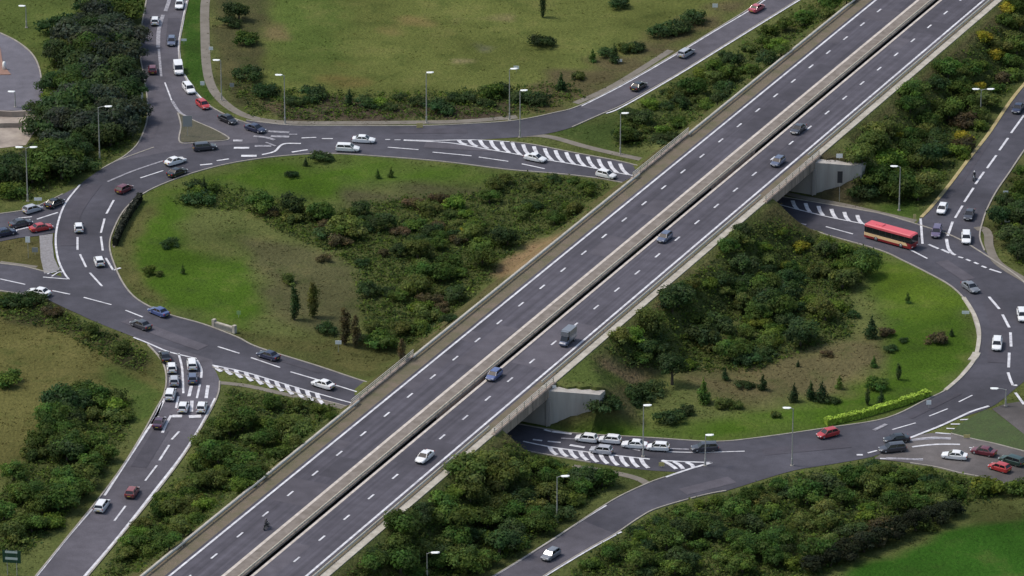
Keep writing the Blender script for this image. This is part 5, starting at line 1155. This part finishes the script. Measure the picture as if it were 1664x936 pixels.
# plants standing on their own: (kind, tint, base x, base y, scale, label)
SOLO = [
 ('bush', 'dark', 100, 50, 1.9, 'big dark rounded bush on the top left lawn'), ('bush', 'mid', 82, 75, .75, 'flat green bush on the top left lawn edge'), ('bush', 'dark', 105, 105, .7, 'small dark bush beside the top left wood'),
 ('bush', 'light', 92, 168, 1.5, 'yellow green rounded bush right of the service road'), ('bush', 'dark', 66, 222, 1.9, 'very dark bush at the corner of the pale forecourt'), ('bush', 'dark', 60, 185, 1.2, 'dark bush at the end of the service road'),
 ('tree', 'dark', 388, 32, 1.0, 'dark tree at the top edge right of the footpath'), ('bush', 'dark', 372, 42, 1.0, 'dark bush below the tree right of the footpath'), ('bush', 'mid', 400, 72, 1.2, 'mid green bush at the left edge of the top field'), ('bush', 'dark', 402, 128, 1.35, 'round dark bush at the left edge of the top field'),
 ('bush', 'dark', 430, 155, 1.2, 'dark bush left of the row under the top field'), ('bush', 'dark', 480, 170, .9, 'dark bush right of the left footpath lamp'), ('bush', 'dark', 508, 160, 1.25, 'round dark bush in the row under the top field'), ('conifer', 'dark', 568, 170, 1.0, 'dark pointed shrub in the row under the top field'), ('bush', 'dark', 595, 172, .9, 'dark bush beside the pointed shrub under the top field'),
 ('bush', 'light', 616, 172, .8, 'pale green bush in the row under the top field'), ('bush', 'dark', 632, 178, .7, 'low dark bush nearest the footpath under the top field'), ('bush', 'dark', 650, 162, .65, 'small dark bush left of the middle footpath lamp'), ('bush', 'dark', 682, 170, .85, 'dark bush touching the middle footpath lamp'), ('bush', 'grey', 0, 0, 0, ''),
 ('bush', 'dark', 712, 182, 1.3, 'wide dark bush right of the middle footpath lamp'), ('bush', 'dark', 742, 165, .9, 'dark bush left of a pair under the top field'), ('bush', 'dark', 760, 164, .9, 'dark bush right of a pair under the top field'), ('bush', 'dark', 790, 172, .7, 'narrow dark bush in the row under the top field'), ('bush', 'mid', 800, 158, 1.3, 'tall green bush left of the paired lamps'), ('bush', 'dark', 812, 152, 1.0, 'dark bush behind the paired lamps'), ('bush', 'dark', 848, 165, 1.1, 'dark bush between the paired lamps and the slip road'), ('bush', 'dark', 876, 168, 1.0, 'dark bush above the start of the top slip road'), ('conifer', 'dark', 912, 148, 1.2, 'dark conifer in the row above the top slip road'), ('bush', 'olive', 940, 128, .8, 'olive bush left of the conifer above the top slip road'),
 ('bush', 'dark', 880, 76, 1.15, 'lone dark bush in the middle of the top field'), ('column', 'dark', 882, 28, .75, 'dark slender tree at the top edge of the field'), ('conifer', 'dark', 998, 101, 1.3, 'dark conifer with a white panel at its foot'), ('bush', 'dark', 985, 90, .9, 'dark bush left of the conifer in the top field'), ('bush', 'olive', 1016, 84, 1.0, 'olive bush right of the conifer in the top field'), ('bush', 'dark', 1034, 82, .85, 'dark bush end of the group above the top slip road'), ('conifer', 'mid', 963, 100, .8, 'small conifer left of the group above the top slip road'),
 ('bush', 'dark', 1072, 57, 1.2, 'left dark bush of three by the top slip road'), ('bush', 'dark', 1100, 52, 1.3, 'middle dark bush of three by the top slip road'), ('bush', 'dark', 1125, 36, 1.25, 'right dark bush of three by the top slip road'), ('bush', 'dark', 1005, 12, 1.0, 'dark bush at the top edge above the field'),
 ('bush', 'dark', 520, 262, 1.0, 'dark bush on the island edge beside the top lane'), ('conifer', 'dark', 497, 270, .6, 'small dark shrub on the bright island grass'), ('bush', 'dark', 474, 288, .6, 'low dark bush on the bright island grass'), ('conifer', 'mid', 614, 290, .6, 'small shrub left of two on the island grass'), ('conifer', 'mid', 636, 288, .7, 'small shrub right of two on the island grass'),
 ('bush', 'dark', 322, 330, 1.2, 'dark bush at the left end of the island thicket'), ('conifer', 'dark', 332, 318, 1.1, 'dark conifer at the left end of the island thicket'), ('bush', 'dark', 275, 400, .75, 'round dark bush alone on the left island grass'), ('bush', 'mid', 243, 445, .75, 'green bush low on the left island grass'), ('bush', 'olive', 258, 448, .45, 'tiny olive bush beside another on the left island grass'), ('conifer', 'mid', 297, 445, .6, 'small shrub in the middle of the left island grass'), ('bush', 'brown', 528, 425, .6, 'brown bush on the dry patch of the left island'), ('bush', 'olive', 470, 460, .75, 'olive bush on the dry patch of the left island'),
 ('column', 'dark', 479, 520, .95, 'dark slender tree left of the three in the left island scrub'), ('column', 'olive', 508, 515, 1.0, 'olive slender tree in the middle of the left island scrub'), ('column', 'brown', 560, 560, 1.1, 'brownish slender tree right of the three in the left island scrub'), ('column', 'brown', 578, 565, 1.0, 'second brownish slender tree beside the first'), ('bush', 'dark', 532, 540, .9, 'dark bush between the slender trees'), ('bush', 'mid', 620, 565, 1.4, 'round green bush right of the slender trees'), ('column', 'brown', 652, 590, .7, 'thin brown sapling near the motorway edge'), ('bush', 'dark', 594, 556, .7, 'small dark bush right of the slender trees'), ('bush', 'dark', 730, 524, .7, 'dark bush at the motorway edge of the left island'),
 ('tall', 'dark', 1092, 625, .9, 'dark topped tree with a visible trunk on the right island'), ('conifer', 'mid', 1142, 655, 1.5, 'tall conifer on the right island'), ('bush', 'dark', 1030, 650, 1.3, 'dark bush right of the lower wing wall'), ('bush', 'dark', 985, 668, 1.3, 'very dark bush at the foot of the lower wing wall'), ('bush', 'dark', 1090, 685, 1.1, 'dark bush near the road right of the lower bridge'), ('bush', 'dark', 1115, 672, .8, 'low dark bush under the tall conifer'), ('bush', 'dark', 1055, 640, 1.1, 'dark bush under the dark topped tree'),
 ('conifer', 'dark', 1178, 618, .7, 'small conifer right of the tall one'), ('bush', 'dark', 1210, 630, .7, 'dark bush on the dry ground of the right island'), ('conifer', 'dark', 1240, 634, .9, 'dark conifer on the dry ground of the right island'), ('bush', 'olive', 1175, 662, .8, 'olive bush at the edge of the dry ground'), ('bush', 'olive', 1198, 664, .6, 'small olive bush at the edge of the dry ground'),
 ('bush', 'brown', 1342, 578, .5, 'tiny brown bush on the dry slope'), ('conifer', 'dark', 1297, 596, .4, 'tiny dark shrub on the dry slope'), ('conifer', 'dark', 1290, 652, 1.0, 'left dark conifer of the group above the lower road'), ('conifer', 'dark', 1317, 650, 1.0, 'slim dark conifer of the group above the lower road'), ('conifer', 'dark', 1335, 652, 1.2, 'taller dark conifer of the group above the lower road'), ('bush', 'dark', 1352, 655, .6, 'low dark bush at the end of the conifer group'), ('conifer', 'mid', 1364, 632, .8, 'green conifer above the group by the lower road'), ('bush', 'mid', 1424, 632, 1.0, 'upright green bush above the lime hedge'), ('column', 'dark', 1409, 658, .45, 'dark narrow shrub touching the lime hedge'), ('conifer', 'dark', 1432, 655, .7, 'dark conifer behind the lime hedge'), ('column', 'dark', 1460, 617, .5, 'thin dark shrub on the bright grass of the right island'), ('conifer', 'mid', 1420, 596, .7, 'small conifer at the edge of the bright grass'), ('bush', 'dark', 1448, 570, .55, 'small dark bush at the edge of the bright grass'), ('bush', 'dark', 1468, 556, .4, 'tiny dark bush on the bright grass'), ('bush', 'brown', 1524, 558, .9, 'brown bush alone on the bright grass near the right bend'), ('conifer', 'dark', 1546, 546, .5, 'tiny dark shrub beside the lone brown bush'), ('conifer', 'dark', 1416, 548, 1.3, 'dark conifer left of the bright grass'), ('bush', 'dark', 1388, 515, .55, 'small dark bush right of the island thicket'), ('bush', 'brown', 1440, 545, .7, 'brown bush beside the conifer left of the bright grass'), ('conifer', 'mid', 1475, 492, .6, 'small shrub on the brightest grass of the right island'), ('bush', 'olive', 1260, 677, .5, 'small olive bush left of the tall lower lamp'),
 ('tree', 'mid', 1458, 320, 1.15, 'tall green tree left of the grass wedge by the bus'), ('tree', 'light', 1440, 275, 1.0, 'light green tree in the bank right of the upper bridge'), ('bush', 'dark', 1395, 318, 1.2, 'dark bush right of the upper wing wall'), ('bush', 'dark', 1420, 318, 1.3, 'wide dark bush behind the path by the bus'), ('bush', 'yellow', 1450, 218, .9, 'bright yellow bush in the upper right wood'), ('bush', 'yellow', 1515, 222, .9, 'second bright yellow bush in the upper right wood'), ('bush', 'yellow', 1640, 18, 1.0, 'yellow bush at the top right corner'), ('bush', 'yellow', 753, 382, .7, 'bright yellow bush in the left island thicket'), ('bush', 'yellow', 1302, 410, .9, 'yellow green bush at the top of the right island'),
 ('conifer', 'dark', 1110, 178, 1.0, 'dark conifer left of the motorway below the top slip road'), ('bush', 'dark', 1085, 235, 1.3, 'dark bush at the motorway edge above the upper bridge'), ('bush', 'dark', 1020, 228, 1.2, 'dark bush beside the lamp post left of the upper bridge'), ('bush', 'mid', 1655, 800, 1.2, 'green bush at the right edge below the east entry'), ('bush', 'light', 1605, 800, 1.5, 'light green bush below the red hatchback at the east entry'), ('bush', 'brown', 1440, 870, 1.3, 'brown bush on the edge of the lower right wood'), ('bush', 'olive', 1490, 860, 1.2, 'olive bush on the edge of the lower right wood'), ('bush', 'brown', 1400, 890, 1.2, 'brown bush in the hedge line of the lower right wood'),
 ('bush', 'brown', 1422, 884, 1.4, 'reddish brown bush lowest in the hedge line of the wood'),
 ('bush', 'mid', 15, 625, 1.3, 'green bush at the left edge of the lower left field'), ('bush', 'brown', 85, 512, .9, 'brown bush on the bank below the west exit'), ('bush', 'olive', 150, 545, 1.0, 'olive bush on the bank below the west exit'), ('bush', 'dark', 25, 498, 1.2, 'dark bush at the left edge below the west exit'), ('bush', 'olive', 195, 572, .9, 'olive bush left of the slip road queue'), ('bush', 'dark', 55, 490, 1.0, 'dark bush below the white car on the west exit'),
]
for k, tn, x, y, s, lab in SOLO:
    if s == 0: continue
    p = ground(x, y)
    place_tree(k, tn, p, s*.95, lab, {'bush': 'bush', 'tree': 'tree', 'conifer': 'conifer', 'column': 'tree', 'tall': 'tree'}[k], None)
# hedges
def hedge(pts, wd, h, tint, label, seed, n):
    rg = np.random.default_rng(seed); l = [Vector((q[0], q[1], 0)) for q in gl(pts)]
    r = empty('hedge', l[0]); tag(r, label, 'hedge')
    V = []; F = []; Cc = []; q = MB(); q.kerb([v-l[0] for v in l], wd*.86, 0, h*.92); V += [list(v) for v in q.v]; F += list(q.f)
    base = np.array(TINT[tint]) if isinstance(tint, str) else np.array(tint); Cc += [(base*.8).tolist()]*len(V)
    ln = len(l)-1
    for i in range(n):
        k = rg.uniform(0, ln-1e-3); a = int(k); p = l[a].lerp(l[a+1], k-a)-l[0]; d = (l[a+1]-l[a]).normalized(); nn = Vector((-d.y, d.x, 0))
        s = rg.uniform(-1, 1)
        if rg.random() < .55: pos = p+nn*s*wd/2+Vector((0, 0, h*(rg.uniform(.9, 1.08)+.12*math.sin(k*2.3)*math.sin(k*.9)))); nr = Vector((0, 0, 1))
        else: sg = 1 if s > 0 else -1; pos = p+nn*sg*wd/2*rg.uniform(.92, 1.05)+Vector((0, 0, h*rg.uniform(0, 1))); nr = nn*sg
        nr = (nr+Vector(rg.normal(size=3))*.4).normalized(); tx = nr.orthogonal().normalized()*rg.uniform(.15, .3); ty = nr.cross(tx)*.8
        b0 = len(V); V += [list(pos-tx), list(pos-ty), list(pos+tx), list(pos+ty)]; F.append((b0, b0+1, b0+2, b0+3)); Cc += [(base*rg.uniform(.65, 1.4)).tolist()]*4
    me = bpy.data.meshes.new('foliage'); me.from_pydata(V, [], F); me.update()
    a = me.color_attributes.new('leaf', 'FLOAT_COLOR', 'POINT'); a.data.foreach_set('color', np.concatenate([np.array(Cc), np.ones((len(Cc), 1))], 1).ravel())
    me.materials.append(mat('hedge_leaf', (0, 0, 0), .75, attr='leaf', var=.15, scale=1.2, spec=.25)); link('foliage', me, r)
hedge([(1342, 690), (1400, 677), (1460, 659), (1508, 643)], 1.3, 1.05, (.25, .37, .04), 'long trimmed lime green hedge along the lower right island edge', 5, 3500)
for k_, (w_, x_, y_, s_) in enumerate([('first', 1322, 928, .8), ('second', 1350, 920, .85), ('third', 1376, 909, .8), ('fourth', 1404, 897, .85), ('fifth', 1432, 886, .8), ('sixth', 1460, 873, .85), ('seventh', 1488, 862, .85), ('eighth', 1516, 850, .8), ('ninth', 1542, 838, .7)]):
    place_tree('tree', 'hedge', ground(x_, y_), s_, f'{w_} from the left of the dark trees lining the lower right field', 'tree', 'dark trees lining the lower right field')
hedge([(228, 326), (210, 352), (196, 378), (187, 400)], .9, 1.5, (.018, .022, .012), 'low very dark hedge inside the left bend of the roundabout', 6, 2200)

# undergrowth: low leaf litter and brambles between the bushes (uncountable)
def undergrowth():
    rg = np.random.default_rng(3); V = []; F = []; Cc = []
    cols = [np.array(TINT[t])*.9 for t in ('mid', 'olive', 'dark', 'mid', 'light', 'olive')]
    BANDS = dict(THICK); BANDS['band'] = [(375, 135), (420, 150), (520, 156), (700, 156), (850, 148), (930, 138), (945, 158), (850, 182), (700, 188), (480, 190), (410, 180)]
    BANDS['bank'] = [(-10, 478), (80, 492), (150, 532), (235, 575), (225, 600), (160, 568), (90, 530), (-10, 505)]
    for zone, poly in BANDS.items():
        xs = [p[0] for p in poly]; ys = [p[1] for p in poly]
        area = (max(xs)-min(xs))*(max(ys)-min(ys))
        n = int(area/17); X = rg.uniform(min(xs)-8, max(xs)+8, n); Y = rg.uniform(min(ys)-5, max(ys)+5, n)
        d = pip(X, Y, poly); keep = d > -6+rg.uniform(-3, 3, n); X, Y = X[keep], Y[keep]
        PP = ground_many(X, Y); u, t = ut_many(PP); rd = road_dist(PP[:, 0], PP[:, 1])
        ok = ((u < UL-.6) | (u > UR+.6)) & ((PP[:, 2] > .5) | (rd > 1.7)) & ((u < UL-1.2) | (u > UR+1.2))
        for p in PP[ok]:
            col = cols[int(rg.integers(len(cols)))]*rg.uniform(.7, 1.3); r = rg.uniform(.25, .6); hh = rg.uniform(.1, .9)
            for k in range(6):
                pos = np.array([p[0], p[1], p[2]+hh*rg.uniform(.1, 1)])+rg.normal(size=3)*np.array([r, r, .1])
                nr = np.array([0, 0, 1.])+rg.normal(size=3)*.6; nr /= np.linalg.norm(nr); tx = np.cross(nr, rg.normal(size=3)); tx *= rg.uniform(.14, .32)/np.linalg.norm(tx); ty = np.cross(nr, tx)*.8
                b0 = len(V); V += [(pos-tx).tolist(), (pos-ty).tolist(), (pos+tx).tolist(), (pos+ty).tolist()]; F.append((b0, b0+1, b0+2, b0+3)); Cc += [(col*rg.uniform(.75, 1.3)).tolist()]*4
    me = bpy.data.meshes.new('undergrowth'); me.from_pydata(V, [], F); me.update()
    a = me.color_attributes.new('leaf', 'FLOAT_COLOR', 'POINT'); a.data.foreach_set('color', np.concatenate([np.array(Cc), np.ones((len(Cc), 1))], 1).ravel())
    me.materials.append(translucent(mat('undergrowth_leaf', (0, 0, 0), .8, attr='leaf', var=.15, scale=.5, spec=.1)))
    tag(link('undergrowth', me), 'low brambles and rough growth between the bushes', 'undergrowth', kind='stuff')
undergrowth()

# rough grass: tussocks over the unmown ground (uncountable)
def rough_grass():
    rg = np.random.default_rng(12); n = 30000
    x = rg.uniform(-30, 1700, n); y = rg.uniform(-30, 960, n)
    k = ~((pip(x, y, ZONES[0][0]) > 0) & (rg.random(n) < .7)); x, y = x[k], y[k]; n = len(x)      # the top field is grazed shorter
    Pn = ground_many(x, y); u, t = ut_many(Pn); rd = road_dist(Pn[:, 0], Pn[:, 1])
    patch = np.sin(Pn[:, 0]*.23+1.3*np.sin(Pn[:, 1]*.19))+np.sin(Pn[:, 1]*.29+Pn[:, 0]*.13)
    ok = ((u < UL-.5) | (u > UR+.5)) & ((rd > 1.0) | (Pn[:, 2] > .4)) & (patch > rg.uniform(-2.2, 1.0, n))
    Pn = Pn[ok]; c = soil_colour(Pn, Pn[:, 2] > .3); k = c[:, 1] < c[:, 0]*1.5; Pn = Pn[k]; c = c[k]; n = len(Pn)
    V = []; Cc = []
    for k in range(3):
        a = rg.uniform(0, 3.14, n); r = rg.uniform(.09, .22, n); h = rg.uniform(.05, .14, n); off = rg.normal(size=(n, 2))*.3
        d = np.stack([np.cos(a)*r, np.sin(a)*r, np.zeros(n)], 1); b = Pn.copy(); b[:, :2] += off
        lean = rg.uniform(.06, .2, n); la = rg.uniform(0, 6.28, n); tip = np.stack([np.cos(la)*lean, np.sin(la)*lean, h], 1)
        V.append(np.stack([b-d, b+d, b+d*.7+tip, b-d*.7+tip], 1).reshape(-1, 3))
        Cc.append(np.repeat(c*rg.uniform(.8, 1.22, n)[:, None]*np.stack([rg.uniform(.9, 1.2, n), np.ones(n), np.ones(n)], 1), 4, 0))
    V = np.concatenate(V); Cc = np.concatenate(Cc); F = np.arange(len(V)).reshape(-1, 4)
    me = bpy.data.meshes.new('rough_grass'); me.from_pydata(V.tolist(), [], F.tolist()); me.update()
    a = me.color_attributes.new('leaf', 'FLOAT_COLOR', 'POINT'); a.data.foreach_set('color', np.concatenate([Cc, np.ones((len(Cc), 1))], 1).ravel())
    me.materials.append(translucent(mat('rough_grass_blade', (0, 0, 0), .85, attr='leaf', var=.1, scale=.5, spec=.1)))
    tag(link('rough_grass', me), 'rough tussocky grass over the verges and islands', 'grass', kind='stuff')
rough_grass()
